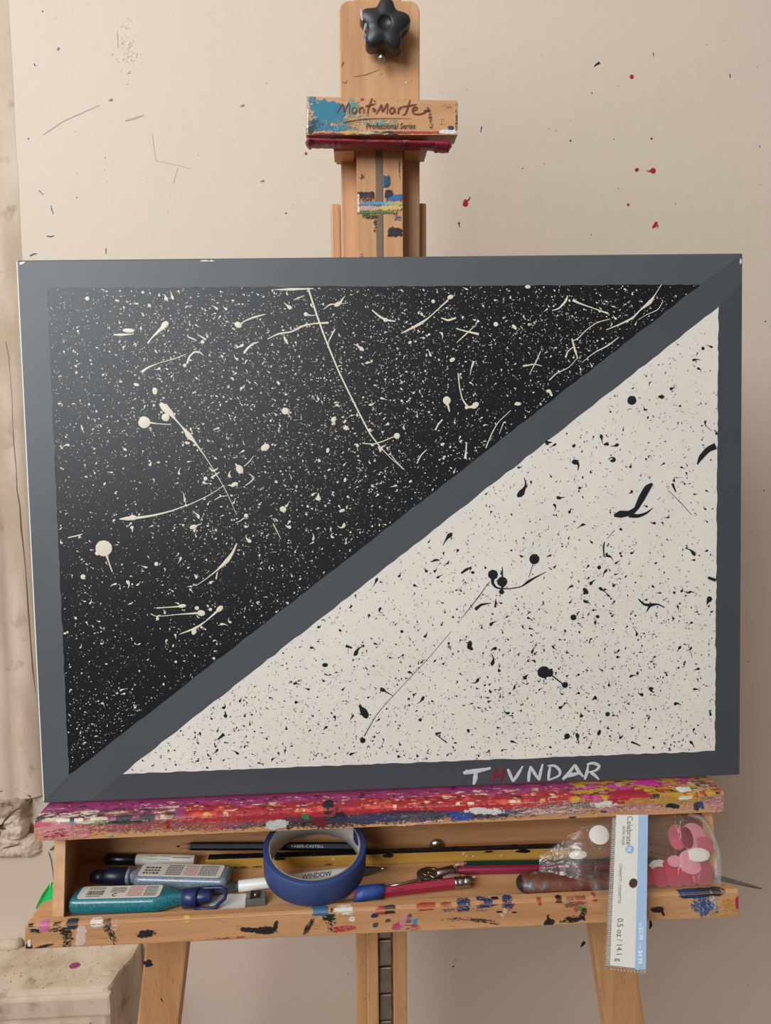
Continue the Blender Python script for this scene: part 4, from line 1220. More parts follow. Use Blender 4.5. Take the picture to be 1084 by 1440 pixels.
wf_ = MB()
q = ragged(WHP, 6)
wf_.add([(x, -0.00016, z) for x, z in q], [list(range(len(q)))], 0)
cl_w = [cv(850, 930) + (0.07, 0.5), cv(780, 1000) + (0.07, 0.5), cv(300, 1050) + (0.05, 0.5), cv(520, 1000) + (0.06, 0.35), cv(880, 940) + (0.03, 0.25), cv(680, 860) + (0.03, 0.15)]
field_marks(wf_, WHP, 8, 9500, 2200, cl_w, 1, 0.00015, 0.00055)
for u, v, r in ((888, 563, 6.5), (751, 786, 7.4), (693, 808, 7.2), (706, 818, 7.4), (705, 832, 3.8), (806, 868, 4.4), (764, 945, 9.0), (772, 946, 6.0), (794, 963, 4.6), (797, 1035, 4.2), (854, 1004, 3.4), (510, 1041, 4.0), (842, 798, 2.8), (840, 867, 2.6)):
    drop(wf_, 1, u, v, r)
big(wf_, 1, [(863, 725), (872, 723), (884, 722), (894, 716), (902, 700), (910, 686), (917, 680)], [2.4, 6.6, 4.6, 4.0, 6.2, 6.0, 2.2]); big(wf_, 1, [(884, 724), (896, 726), (908, 722), (918, 714)], [4.5, 3.2, 2.0, 0.4])
big(wf_, 1, [(980, 653), (985, 643), (995, 632), (1006, 627)], [1.0, 4.4, 5.0, 5.6])
big(wf_, 1, [(750, 790), (747, 800), (743, 812)], [0.8, 0.5, 0.5]); big(wf_, 1, [(693, 810), (692, 820), (698, 827), (715, 828), (733, 825), (742, 818), (752, 812), (768, 804)], [3.5, 2.6, 1.6, 0.9, 0.9, 2.4, 1.4, 0.4])
big(wf_, 1, [(706, 797), (706, 808), (706, 828)], [0.7, 1.4, 2.0]); big(wf_, 1, [(688, 818), (672, 840), (650, 868)], [0.5, 0.8, 0.4]); big(wf_, 1, [(634, 888), (600, 928), (560, 970), (530, 1003), (512, 1035)], [0.35, 0.4, 0.35, 0.5, 0.8])
big(wf_, 1, [(668, 857), (676, 850), (690, 848)], [3.0, 2.2, 0.6]); big(wf_, 1, [(697, 842), (696, 854)], [0.6, 2.0]); drop(wf_, 1, 660, 907, 5.0, 0.7, 1.3, 0.2); drop(wf_, 1, 512, 1002, 6.5, 0.8, 1.4, -0.5); big(wf_, 1, [(506, 990), (508, 997)], [0.8, 3.5])
big(wf_, 1, [(897, 842), (905, 850), (914, 851), (924, 849), (934, 854)], [1.0, 2.0, 3.2, 1.4, 1.0]); big(wf_, 1, [(914, 851), (908, 861)], [2.6, 0.4]); big(wf_, 1, [(995, 812), (1006, 816)], [2.4, 3.0]); big(wf_, 1, [(775, 949), (790, 961)], [1.2, 1.2])
big(wf_, 1, [(648, 806), (655, 801), (663, 797)], [1.4, 2.4, 0.8]); big(wf_, 1, [(606, 790), (613, 787), (618, 788)], [0.8, 2.2, 0.6]); drop(wf_, 1, 823, 831, 4.0, 0.8, 1.4, -0.6); drop(wf_, 1, 636, 845, 0.1)
big(wf_, 1, [(850, 762), (848, 768), (849, 782)], [0.8, 1.6, 1.0]); big(wf_, 1, [(853, 758), (864, 745)], [0.3, 0.5]); big(wf_, 1, [(940, 690), (958, 708), (972, 724)], [0.4, 0.6, 0.4]); big(wf_, 1, [(945, 680), (950, 692)], [2.4, 1.0]); drop(wf_, 1, 930, 558, 3.2, 1.2, 1.0, 0, 0.3)
big(wf_, 1, [(887, 1043), (895, 1046), (900, 1049)], [2.0, 1.4, 0.8]); big(wf_, 1, [(997, 998), (999, 1006)], [0.8, 2.4]); drop(wf_, 1, 842, 1030, 3.2, 0.8, 1.4, 0.4); big(wf_, 1, [(612, 1032), (620, 1030)], [2.4, 1.2]); big(wf_, 1, [(612, 1032), (628, 1044)], [0.6, 1.2])
big(wf_, 1, [(486, 908), (495, 911)], [2.6, 1.4]); drop(wf_, 1, 538, 970, 3.4, 1.2, 0.8, 0.3); big(wf_, 1, [(538, 970), (552, 978)], [1.4, 0.6]); drop(wf_, 1, 457, 935, 3.4, 1.2, 0.9); big(wf_, 1, [(306, 1040), (315, 1032)], [1.0, 3.0])
big(wf_, 1, [(967, 905), (973, 925)], [0.5, 0.4]); big(wf_, 1, [(1000, 606), (990, 596)], [0.4, 0.4]); drop(wf_, 1, 915, 676, 0.2); drop(wf_, 1, 852, 624, 2.4, 1.6, 0.7, -0.4); drop(wf_, 1, 861, 648, 2.6, 1.4, 0.8); drop(wf_, 1, 988, 490, 2.4)
wf_.build('white_field', [M_WH, M_INK], CA, 'white triangle flecked with black splatter')

# name painted along the lower border, one letter a stroke group
M_LET = plain('grey_white_brush_paint', S(196, 200, 200), 0.5, var=0.25, vscale=900, bump=0.5)
M_LETR = plain('dull_red_brush_paint', S(120, 36, 46), 0.5, var=0.2, vscale=600)
letters = [([[(651, 1087), (662, 1085), (676, 1083), (690, 1080)], [(669, 1086), (668, 1095), (666, 1103)], [(654, 1085), (660, 1086)]], 3.4, 0),
           ([[(697, 1080), (695, 1090), (692, 1101)], [(708, 1078), (706, 1089), (704, 1100)], [(694, 1091), (706, 1089)]], 2.6, 1),
           ([[(714, 1081), (718, 1091), (721, 1099)], [(721, 1099), (728, 1089), (735, 1077)]], 2.4, 0),
           ([[(743, 1099), (744, 1088), (746, 1077)], [(746, 1078), (752, 1088), (758, 1097)], [(758, 1097), (760, 1086), (763, 1074)]], 2.4, 0),
           ([[(771, 1097), (772, 1086), (774, 1076)], [(770, 1077), (780, 1077), (787, 1084), (785, 1091), (771, 1097)]], 2.2, 0),
           ([[(791, 1096), (800, 1087), (808, 1075)], [(808, 1075), (813, 1084), (820, 1092)], [(793, 1092), (806, 1089), (815, 1087)]], 2.8, 0),
           ([[(822, 1096), (825, 1086), (827, 1075)], [(825, 1075), (834, 1073), (842, 1077), (838, 1083), (827, 1086)], [(830, 1086), (836, 1090), (842, 1096)]], 2.3, 0)]
for sg, wd, k in letters:
    m = MB()
    for s in sg:
        p, r = stroke([(a, b) for a, b in s], wd)
        m.ribbon([cv(*x) for x in p], [x * 0.0006 for x in r], lambda a, b, h: (a, -0.0003 - h, b), 0.0003, 0)
    m.build('painted_letter', M_LETR if k else M_LET, CA, 'dark red brushed letter' if k else None)

#TRAY_ITEMS
# ================================================================== THINGS IN THE TRAY
def P3(u, v, z):
    return atz(u, v, z)


def rrect(w, h, r, n=5):
    """rounded rectangle outline, w across y, h along z, resting on z = 0"""
    o = []
    for cy, cz, a0 in ((w / 2 - r, h - r, 0), (-w / 2 + r, h - r, 90), (-w / 2 + r, r, 180), (w / 2 - r, r, 270)):
        for k in range(n):
            t = math.radians(a0 + 90 * k / (n - 1))
            o.append((cy + r * math.cos(t), cz + r * math.sin(t)))
    return o


def glitter(name, c1, c2, rough=0.22):
    m, nt, b = new_mat(name)
    tc = N(nt, 'ShaderNodeTexCoord')
    v = N(nt, 'ShaderNodeTexVoronoi', Scale=2600.0)
    nt.links.new(tc.outputs['Object'], v.inputs['Vector'])
    sp = N(nt, 'ShaderNodeSeparateColor')
    nt.links.new(v.outputs['Color'], sp.inputs[0])
    r = N(nt, 'ShaderNodeValToRGB')
    e = r.color_ramp.elements
    e[0].position, e[0].color = 0.0, c1
    e[1].position, e[1].color = 0.72, c2
    q = e.new(0.94); q.color = tuple(min(1, 1.5 * x + 0.06) for x in c2[:3]) + (1,)
    nt.links.new(sp.outputs[0], r.inputs['Fac'])
    nt.links.new(r.outputs[0], b.inputs['Base Color'])
    b.inputs['Roughness'].default_value = 0.45
    b.inputs['Coat Weight'].default_value = 0.8
    b.inputs['Coat Roughness'].default_value = 0.12
    return m


M_TEAL = glitter('teal_glitter_paint', S(8, 84, 104), S(14, 116, 124))
M_SILV = glitter('silver_glitter_paint', S(84, 96, 108), S(118, 130, 140))
M_LABEL = plain('cream_label', S(222, 214, 198), 0.5)
M_PRINT = plain('label_print', S(74, 68, 66), 0.6)
M_PINKP = plain('label_pink_print', S(206, 110, 122), 0.6)
M_NAVY = plain('navy_plastic', S(38, 48, 90), 0.32)
M_DNAVY = plain('dark_navy_plastic', S(24, 32, 52), 0.35)
M_CLEARNECK = plain('grey_neck_plastic', S(120, 130, 138), 0.3)


def text_lines(mb, x0, x1, y0, y1, n, z, mi, rg, dash=0.0012, along='x'):
    """rows of print too small to read"""
    for k in range(n):
        y = y0 + (y1 - y0) * (k + 0.5) / n
        hh = abs(y1 - y0) / n * 0.28
        x = x0
        while x < x1:
            L = min(rg.uniform(0.4, 1.5) * dash, x1 - x)
            q = [(x, y - hh), (x + L, y - hh), (x + L, y + hh), (x, y + hh)]
            mb.add([(a, b, z) for a, b in q], [[0, 1, 2, 3]], mi)
            x += L + 0.35 * dash


def glitter_bottle(label, mats, L, W, H, shoulder, seed, flipcap):
    """bottle lying on its back, base at x = 0, neck towards +x"""
    rg = random.Random(seed)
    root = thing('glitter_paint_bottle', label, 'bottle', (0, 0, 0), None)
    body = MB()
    rings = []
    for x, k, hk in ((0.0, 0.80, 0.72), (0.0012, 0.92, 0.90), (0.003, 0.99, 0.98), (0.006, 1.0, 1.0), (L - shoulder, 1.0, 1.0), (L - shoulder + 0.003, 0.97, 0.99), (L - shoulder * 0.35, 0.62, 0.92),
                     (L - 0.002, 0.42, 0.82), (L, 0.36, 0.74), (L + 0.001, 0.33, 0.70), (L + 0.006, 0.33, 0.70)):
        h = H * hk
        rings.append([(x, a, H / 2 - h / 2 + b) for a, b in rrect(W * k, h, min(0.0048, h * 0.36, W * k * 0.4))])
    body.loft(rings, 0, True)
    bo = body.build('bottle_body', mats[0], root)
    lb = MB()
    lx0, lx1, ly = 0.006, L - shoulder * 0.75, W / 2 - 0.0035
    out = []
    for cx, cy, a0 in ((lx1 - 0.003, ly - 0.003, 0), (lx0 + 0.003, ly - 0.003, 90), (lx0 + 0.003, -ly + 0.003, 180), (lx1 - 0.003, -ly + 0.003, 270)):
        out += [(cx + 0.003 * math.cos(math.radians(a0 + 18 * k)), cy + 0.003 * math.sin(math.radians(a0 + 18 * k))) for k in range(6)]
    lb.prism(out, lambda a, b, d: (a, b, d), H - 0.0002, H + 0.0003, 0, 0)
    zt = H + 0.0004
    w_ = lx1 - lx0
    if flipcap:
        x = lx0 + w_ * 0.10
        while x < lx0 + w_ * 0.30:                # bar code
            q = rg.choice((0.0003, 0.0005, 0.0008))
            lb.add([(x, -ly * 0.55, zt), (x + q, -ly * 0.55, zt), (x + q, ly * 0.25, zt), (x, ly * 0.25, zt)], [[0, 1, 2, 3]], 1)
            x += q + rg.choice((0.0004, 0.0006))
        text_lines(lb, lx0 + w_ * 0.10, lx0 + w_ * 0.30, ly * 0.4, ly * 0.85, 2, zt, 1, rg)
        text_lines(lb, lx0 + w_ * 0.10, lx0 + w_ * 0.28, -ly * 0.85, -ly * 0.65, 1, zt, 1, rg)
        lb.add([(lx0 + w_ * 0.45 + 0.0022 * r_ * math.cos(t), -ly * 0.55 + 0.0022 * r_ * math.sin(t), zt) for r_ in (1.0, 0.6) for t in np.linspace(0.6, 5.6, 16)],
               [[i, i + 1, 17 + i, 16 + i] for i in range(15)], 1)
        text_lines(lb, lx0 + w_ * 0.38, lx0 + w_ * 0.56, -ly * 0.2, ly * 0.75, 5, zt, 1, rg)
        text_lines(lb, lx0 + w_ * 0.60, lx0 + w_ * 0.78, -ly * 0.85, ly * 0.85, 7, zt, 2, rg)
        text_lines(lb, lx0 + w_ * 0.80, lx0 + w_ * 0.95, -ly * 0.85, ly * 0.85, 7, zt, 1, rg)
    else:
        text_lines(lb, lx0 + w_ * 0.06, lx0 + w_ * 0.28, -ly * 0.85, ly * 0.85, 7, zt, 1, rg)
        text_lines(lb, lx0 + w_ * 0.30, lx0 + w_ * 0.46, -ly * 0.85, ly * 0.85, 7, zt, 2, rg)
        text_lines(lb, lx0 + w_ * 0.49, lx0 + w_ * 0.68, -ly * 0.85, ly * 0.85, 6, zt, 1, rg)
        text_lines(lb, lx0 + w_ * 0.76, lx0 + w_ * 0.95, -ly * 0.5, ly * 0.8, 3, zt, 1, rg, 0.002)
    lb.build('label', [M_LABEL, M_PRINT, M_PINKP], bo)
    cap = MB()
    zc = H / 2
    if flipcap:
        cap.lathe_x([(L + 0.003, 0.0070), (L + 0.0035, 0.0082), (L + 0.0145, 0.0082), (L + 0.0155, 0.0074), (L + 0.0155, 0.0052)], 28, 0, cz=zc)
        cap.lathe_x([(L + 0.0150, 0.0055), (L + 0.0155, 0.0057), (L + 0.026, 0.0050), (L + 0.0275, 0.0040)], 22, 0, cz=zc + 0.0006)
        y0 = -0.0062
        loop = [(L + 0.014, y0 - 0.0005, zc - 0.005), (L + 0.0225, y0 - 0.0015, zc - 0.0052), (L + 0.031, y0 - 0.001, zc - 0.0045), (L + 0.0385, y0 + 0.004, zc + 0.0000), (L + 0.0395, y0 + 0.009, zc + 0.0030), (L + 0.034, y0 + 0.0125, zc + 0.0046), (L + 0.025, y0 + 0.0125, zc + 0.0045), (L + 0.014, y0 + 0.012, zc + 0.0042)]
        cap.tube(loop, [0.0016] * len(loop), 10)
        cap.build('cap', mats[1], root)
    else:
        cap.lathe_x([(L + 0.0015, 0.0056), (L + 0.002, 0.0070), (L + 0.0045, 0.0070), (L + 0.005, 0.0064)], 24, 1, cz=zc)
        cap.lathe_x([(L + 0.005, 0.0072), (L + 0.0055, 0.0080), (L + 0.0235, 0.0078), (L + 0.0250, 0.0072), (L + 0.0252, 0.0060)], 28, 0, cz=zc)
        cap.lathe_x([(L + 0.0245, 0.0066), (L + 0.033, 0.0058), (L + 0.0375, 0.0046), (L + 0.0385, 0.0030)], 22, 0, cz=zc - 0.001)
        cap.build('cap', [mats[1], M_CLEARNECK], root)
    return root


teal = glitter_bottle('teal glitter paint bottle with navy flip cap lying at front left of the tray', (M_TEAL, M_NAVY), 0.090, 0.0225, 0.0142, 0.020, 3, True)
teal.location = (-0.2785, -0.0185, ZF + 0.0003)
teal.rotation_euler = (0, 0, math.radians(-2.0))
silver = glitter_bottle('silver grey glitter paint bottle with dark cap lying behind the teal bottle', (M_SILV, M_DNAVY), 0.0875, 0.0245, 0.0142, 0.010, 5, False)
silver.location = (-0.1500, 0.0015, ZF + 0.0003)
silver.rotation_euler = (0, 0, math.radians(180 - 6.5))


def pencil(label, col_mat, L, r, lead_mat, tip=0.016, eraser=False, hexed=True, ridge=0.0):
    """point at x = 0, barrel towards +x"""
    root = thing('pencil', label, 'pencil', (0, 0, 0))
    n = 6 if hexed else 20
    cone = MB()
    cone.lathe_x([(0.0035, 0.0010), (tip, r * 0.97)], 18, 0)
    cone.build('sharpened_wood', M_PWOOD, root)
    ld_ = MB(); ld_.lathe_x([(0.0, 0.0003), (0.0037, 0.0011)], 12, 0); ld_.build('lead', lead_mat, root)
    end = L - (0.014 if eraser else 0)
    b = MB()
    ring = lambda x, q: [(x, q * math.cos(2 * math.pi * k / n + 0.5), q * math.sin(2 * math.pi * k / n + 0.5)) for k in range(n)]
    b.loft([ring(tip - 0.002, r * 0.9), ring(tip, r), ring(end - 0.0006, r), ring(end, r * 0.92)], 0, not hexed)
    bo = b.build('barrel', col_mat, root)
    if eraser:
        f_ = MB()
        f_.lathe_x([(end - 0.001, r * 1.0), (end, r * 1.08), (end + 0.002, r * 1.08), (end + 0.0024, r * 1.0), (end + 0.003, r * 1.08), (end + 0.007, r * 1.06), (end + 0.0075, r * 0.98), (end + 0.008, r * 1.06), (end + 0.0125, r * 1.06), (end + 0.013, r)], 20, 0)
        f_.build('ferrule', M_STEEL, root)
        g_ = MB(); g_.lathe_x([(end + 0.0125, r * 0.95), (end + 0.0140, r * 0.9), (end + 0.0145, r * 0.6)], 18, 0); g_.build('eraser', plain('worn_dark_eraser', S(82, 52, 50), 0.8, var=0.2, vscale=500), root)
    return root, bo


M_PWOOD = plain('sharpened_cedar', S(176, 128, 96), 0.7, var=0.15, vscale=300)
M_PBLACK = plain('black_lacquer', S(18, 19, 21), 0.5, spec=0.25)
M_PGREEN = plain('dark_green_lacquer', S(20, 58, 44), 0.3)
M_PMAROON = plain('maroon_lacquer', S(132, 36, 58), 0.32)
M_PRED = plain('crimson_lacquer', S(156, 36, 60), 0.3)
M_LEAD = plain('graphite', S(40, 40, 44), 0.4)
M_WLEAD = plain('white_lead', S(228, 224, 216), 0.5)
M_SILVERINK = plain('silver_foil_lettering', S(176, 176, 178), 0.35)

# black pencil at the back, its name in silver
pa, pab = pencil('black pencil with bare wooden point lying highest along the tray back', M_PBLACK, 0.166, 0.0036, M_LEAD, 0.0145)
aim(pa, P3(247, 1190, 0.8285), P3(505, 1190, 0.8305), math.radians(30))
bpy.context.view_layer.update()
inv = pa.matrix_world.inverted()
t_ = MB()
rr = 0.0039
cam_dir = (inv.to_3x3() @ (Vector(CAM.tolist()) - pa.location)).normalized()
nrm = Vector((0, cam_dir.y, cam_dir.z)).normalized()
upv = Vector((1, 0, 0)).cross(nrm) * -1
q0 = inv @ P3(411, 1190, 0.8295)
put_text(t_, 'FABER-CASTELL', 0.0033, lambda x, y: tuple(Vector((q0.x + x, 0, 0)) + nrm * rr + upv * (y - 0.0012)), 0, width=0.030)
t_.build('lettering', M_SILVERINK, pab)

# marker behind the silver bottle
mk = thing('marker', 'white barrelled marker with black cap lying behind the silver bottle', 'marker', (0, 0, 0))
aim(mk, P3(150, 1208, ZF + 0.0054), P3(291, 1210, ZF + 0.0054))
m = MB(); m.lathe_x([(0.026, 0.0049), (0.0832, 0.0049), (0.0836, 0.0046)], 24); mb_ = m.build('barrel', M_LABEL, mk)
m = MB(); m.lathe_x([(0.0, 0.0045), (0.0006, 0.0050), (0.0012, 0.0052), (0.0285, 0.0052), (0.0288, 0.0048)], 24); m.build('cap', plain('glossy_black_cap', S(24, 25, 28), 0.25), mk)
m = MB()
rg = random.Random(2)
cyl = lambda x, a: (x, -0.00505 * math.sin(a), 0.00505 * math.cos(a))
x = 0.039
while x < 0.060:
    q = rg.choice((0.0003, 0.0005, 0.0009))
    if not 0.048 < x < 0.050:
        m.add([cyl(x, 0.25), cyl(x + q, 0.25), cyl(x + q, 0.95), cyl(x, 0.95)], [[0, 1, 2, 3]], 0)
    x += q + rg.choice((0.0004, 0.0007))
x = 0.064
while x < 0.080:
    q = rg.uniform(0.0005, 0.0012)
    m.add([cyl(x, 0.5), cyl(x + q, 0.5), cyl(x + q, 0.66), cyl(x, 0.66)], [[0, 1, 2, 3]], 1)
    x += q + 0.0004
m.build('print', [plain('blue_black_print', S(52, 62, 96), 0.5), M_PRINT], mb_)

# yellow stick with a black top
st = thing('paint_stick', 'long yellow wooden stick with black-painted top and dark blotches along the tray', 'stick', (0, 0, 0))
sa, sb = P3(290, 1223.5, ZF + 0.0004), P3(801, 1206.5, ZF + 0.0004)
aim(st, sa, sb)
Ls = (sb - sa).length
m = MB(); m.box(0, Ls, 0, 0.0085, 0, 0.0098, 0.0006)
so = m.build('stick', wood('mustard_wood', S(192, 146, 64), S(170, 124, 50), 'X'), st)
m = MB()
nu_, nv_ = 220, 12
xx = np.linspace(0.0008, Ls - 0.0008, nu_ + 1)[None, :].repeat(nv_ + 1, 0); yy = np.linspace(0.0002, 0.0083, nv_ + 1)[:, None].repeat(nu_ + 1, 1)
zz = 0.0099 + 0.0011 * fbm(xx * 300, yy * 300, 3)
zz[0] = 0.0092; zz[-1] = 0.0092
zz[:, 0] = 0.0092; zz[:, -1] = 0.0092
m.sheet(np.stack([xx, yy, zz], -1), nu_, nv_, np.zeros((nv_ + 1, nu_ + 1, 4)), 0)
put_s = lambda a, b, h: (a, -0.0002 - h, b)
pxs = lambda u: (u - 290) / 511 * Ls
for u, z_, a, b in ((545, 0.0084, 8, 3.4), (735, 0.0086, 11, 3.2), (392, 0.0088, 9, 2.6), (686, 0.0090, 7, 1.6), (330, 0.0018, 4, 1.6)):
    m.blob(pxs(u), z_, 0.00062, put_s, 0.0002, 0 if u != 330 else 1, 0, rng, a, b, 0, 14, 0.15)
for u0, u1 in ((335, 348), (354, 368), (455, 466)):
    m.ribbon([(pxs(u0), 0.0014), (pxs((u0 + u1) / 2), 0.0018), (pxs(u1), 0.0015)], [0.0003, 0.0010, 0.0004], put_s, 0.0002, 1)
for u, z_ in ((650, 0.0074), (655, 0.0055), (664, 0.0052), (704, 0.0050), (651, 0.0084)):
    m.blob(pxs(u), z_, 0.0005, put_s, 0.0001, 2, 0, rng, 2.0, 0.9, 0.3, 10, 0.4)
m.ribbon([(pxs(469), 0.0082), (pxs(465), 0.0068), (pxs(470), 0.0056)], [0.0003] * 3, put_s, 0.0001, 2)
m.build('paint_coat', [plain('glossy_black_paint', S(24, 24, 26), 0.25, bump=0.5, bscale=300), plain('green_paint_smear', S(52, 88, 44), 0.5), M_CREAM], so)

# coloured pencils on the floor of the tray
pg, _ = pencil('dark green pencil lying just in front of the yellow stick', M_PGREEN, 0.172, 0.0034, M_WLEAD, 0.010)
aim(pg, P3(640, 1216, ZF + 0.0036), P3(756, 1214, ZF + 0.0036))
pm, _ = pencil('maroon pencil lying between the green pencil and the brown knife handle', M_PMAROON, 0.165, 0.0038, M_WLEAD, 0.010, False, False)
aim(pm, P3(630, 1224, ZF + 0.0040), P3(756, 1221.5, ZF + 0.0040))
pw, _ = pencil('stubby pencil with a white point peeking out beside the metal clasp', plain('bare_pink_wood', S(150, 104, 90), 0.6), 0.030, 0.0037, M_WLEAD, 0.016, False, False)
aim(pw, P3(670, 1233.5, ZF + 0.0032), P3(600, 1236.5, ZF + 0.0040))

# white pen crossing under the tape roll
wp = thing('pen', 'white pen with grey grip and cone lying under the blue tape roll', 'pen', (0, 0, 0))
wa, wb = P3(318, 1248.5, ZF + 0.0050), P3(560, 1218.5, ZF + 0.0050)
aim(wp, wa, wb)
Lw = (wb - wa).length
m = MB(); m.lathe_x([(0.0105, 0.0044), (0.0112, 0.0049), (0.116, 0.0049), (0.1165, 0.0044)], 24); wo = m.build('barrel', plain('white_plastic', S(226, 222, 214), 0.35), wp)
m = MB(); m.lathe_x([(-0.012, 0.0036), (-0.0115, 0.0040), (0.0112, 0.0040)], 20); m.build('grip', plain('grey_metallic_grip', S(112, 114, 116), 0.3, 0.6), wp)
m = MB(); m.lathe_x([(0.1162, 0.0044), (0.121, 0.0041), (0.134, 0.0018), (0.136, 0.0011)], 20); m.build('cone', plain('grey_cone', S(92, 100, 100), 0.3, 0.5), wp)
m = MB(); m.lathe_x([(0.1355, 0.0012), (0.141, 0.0011), (0.1415, 0.0006)], 12); m.build('tip', M_STEEL, wp)
bpy.context.view_layer.update()
inv = wp.matrix_world.inverted()
q0 = inv @ P3(424, 1233, ZF + 0.005)
cd_ = (inv.to_3x3() @ (Vector(CAM.tolist()) - wp.location)); nrm = Vector((0, cd_.y, cd_.z)).normalized(); upv = Vector((1, 0, 0)).cross(nrm) * -1
m = MB(); put_text(m, 'WINDOW', 0.0058, lambda x, y: tuple(Vector((q0.x + x, 0, 0)) + nrm * 0.0052 + upv * (y - 0.0008)), 0, width=0.026)
m.build('lettering', plain('black_pen_print', S(40, 38, 40), 0.5), wo)

# sharpener and card at the front
sh = thing('pencil_sharpener', 'small grey metal pencil sharpener at the tray front beside the tape', 'sharpener', tuple(P3(360, 1268, ZF + 0.0003)))
sh.rotation_euler = (0, 0, math.radians(4))
m = MB(); m.prism([(-0.0085, -0.006), (0.0085, -0.006), (0.0085, 0.006), (-0.0085, 0.006), (-0.0085, 0.003), (-0.006, 0.0022), (-0.006, -0.0022), (-0.0085, -0.003)], lambda a, b, d: (a, b, d), 0, 0.0060, 0.0006)
m.box(-0.0035, 0.0045, -0.0062, 0.0062, 0.0056, 0.0064, 0.0003)
sho = m.build('body', plain('dull_grey_metal', S(118, 118, 114), 0.5, 0.3, var=0.3, vscale=300), sh)
m = MB(); m.hexa([(-0.0045, -0.0058, 0.0063), (0.0035, -0.0048, 0.0063), (0.0035, 0.0048, 0.0063), (-0.0045, 0.0058, 0.0063), (-0.0045, -0.0058, 0.0071), (0.0035, -0.0048, 0.0069), (0.0035, 0.0048, 0.0069), (-0.0045, 0.0058, 0.0071)], 0.0001)
m.build('blade', M_STEEL, sho)
m = MB(); m.lathe_x([(-0.0005, 0.0018), (0.0006, 0.0016)], 12)
q = MB()
q.loft([[(r_ * math.cos(t), r_ * math.sin(t), z_) for t in (2 * math.pi * k / 14 for k in range(14))] for r_, z_ in ((0.0017, 0.0067), (0.0017, 0.0076), (0.0012, 0.0080))], 0, True)
q.build('screw', M_STEEL, sho)
cdp = thing('paper_card', 'white paper card lying flat between the navy cap and the sharpener', 'card', (0, 0, 0))
a, b, c, d = P3(292, 1281.5, ZF + 0.0004), P3(344, 1279.5, ZF + 0.0004), P3(346, 1257, ZF + 0.0004), P3(300, 1259, ZF + 0.0004)
m = MB(); m.prism([(p.x, p.y) for p in (a, b, c, d)], lambda x, y, h: (x, y, h), ZF + 0.0003, ZF + 0.0007)
m.build('card', plain('white_card', S(218, 214, 206), 0.6), cdp)

# roll of blue painter's tape leaning on the things behind it
tr = thing('tape_roll', "roll of blue painter's tape standing tilted in the middle of the tray", 'tape', (0, 0, 0))
RO, RI, RCi, HT = 0.0448, 0.0402, 0.0390, 0.0230
tilt = math.radians(10.0)
pf = P3(440, 1276, ZF + 0.0078)                   # lowest front point of the roll
tr.location = (pf.x, pf.y + RO * math.cos(tilt) + 0.0005, pf.z + RO * math.sin(tilt))
tr.rotation_euler = (tilt, math.radians(1.5), 0)
n = 96


def ring_solid(mb, ro, ri, z0, z1, mi_out=0, mi_in=0, bev=0.0005):
    prof = [(ro - bev, z0), (ro, z0 + bev), (ro, z1 - bev), (ro - bev, z1), (ri, z1), (ri, z0)]
    vs, fs, k = [], [], len(prof)
    for i in range(n):
        t = 2 * math.pi * i / n
        vs += [(r_ * math.cos(t), r_ * math.sin(t), z_) for r_, z_ in prof]
    for i in range(n):
        j = (i + 1) % n
        for a_ in range(k):
            b_ = (a_ + 1) % k
            mb.add([], [], 0)
            fs.append((i * k + a_, j * k + a_, j * k + b_, i * k + b_))
    base = len(mb.v)
    mb.add(vs, [list(f_) for f_ in fs], mi_out, True)


M_TAPE = plain('blue_crepe_tape', S(50, 70, 120), 0.6, bump=0.15, bscale=1500, var=0.06, vscale=200)
m = MB(); ring_solid(m, RO, RI, 0, HT)
for k in range(len(m.s)):
    m.s[k] = (k % 6) in (1, 5)
to = m.build('tape', M_TAPE, tr)
m = MB(); ring_solid(m, RI + 0.0001, RCi, 0.0003, HT - 0.0002)
for k in range(len(m.s)):
    m.s[k] = (k % 6) in (1, 4, 5)
    if (k % 6) in (2, 3, 1):
        m.m[k] = 1
m.build('cardboard_core', [plain('white_core_lining', S(206, 202, 196), 0.6), plain('cardboard', S(170, 146, 120), 0.85)], tr)
m = MB()
vs = [((RCi - 0.0003) * math.cos(t), (RCi - 0.0003) * math.sin(t), HT * z_) for t, z_ in ((0.50, 0.98), (0.50, 0.50), (0.36, 0.46), (0.20, 0.60), (0.16, 0.80), (0.22, 0.90), (0.34, 0.97))]
vs2 = [((RCi - 0.0006) * math.cos(math.atan2(p[1], p[0])), (RCi - 0.0006) * math.sin(math.atan2(p[1], p[0])), p[2]) for p in vs]
k = len(vs)
m.add(vs + vs2, [list(range(k)), list(range(k, 2 * k))[::-1]] + [[i, (i + 1) % k, k + (i + 1) % k, k + i] for i in range(k)], 0)
m.build('torn_tape_end', plain('dark_blue_tape', S(30, 48, 110), 0.6), to)

# compass pencil bound with blue tape
cp, cpb = pencil('crimson pencil with silver ferrule bound in blue tape at the tray front', M_PRED, (P3(662, 1239, ZF + 0.0062) - P3(468, 1262, ZF + 0.0050)).length, 0.0046, M_LEAD, 0.018, True, True)
aim(cp, P3(468, 1262, ZF + 0.0050), P3(662, 1239, ZF + 0.0062), math.radians(12))
bpy.context.view_layer.update()
inv = cp.matrix_world.inverted()
m = MB()
rings = []
for x_, r_ in ((0.0190, 0.0048), (0.0194, 0.0060), (0.0260, 0.0063), (0.0330, 0.0059), (0.0430, 0.0060), (0.0434, 0.0046)):
    rings.append([(x_ + 0.0018 * math.sin(t + 0.5), (r_ + 0.0004 * math.sin(3 * t + x_ * 200)) * math.cos(t), (r_ + 0.0004 * math.cos(2 * t + x_ * 300)) * math.sin(t) + 0.0006) for t in (2 * math.pi * k / 28 for k in range(28))])
m.loft(rings, 0, True)
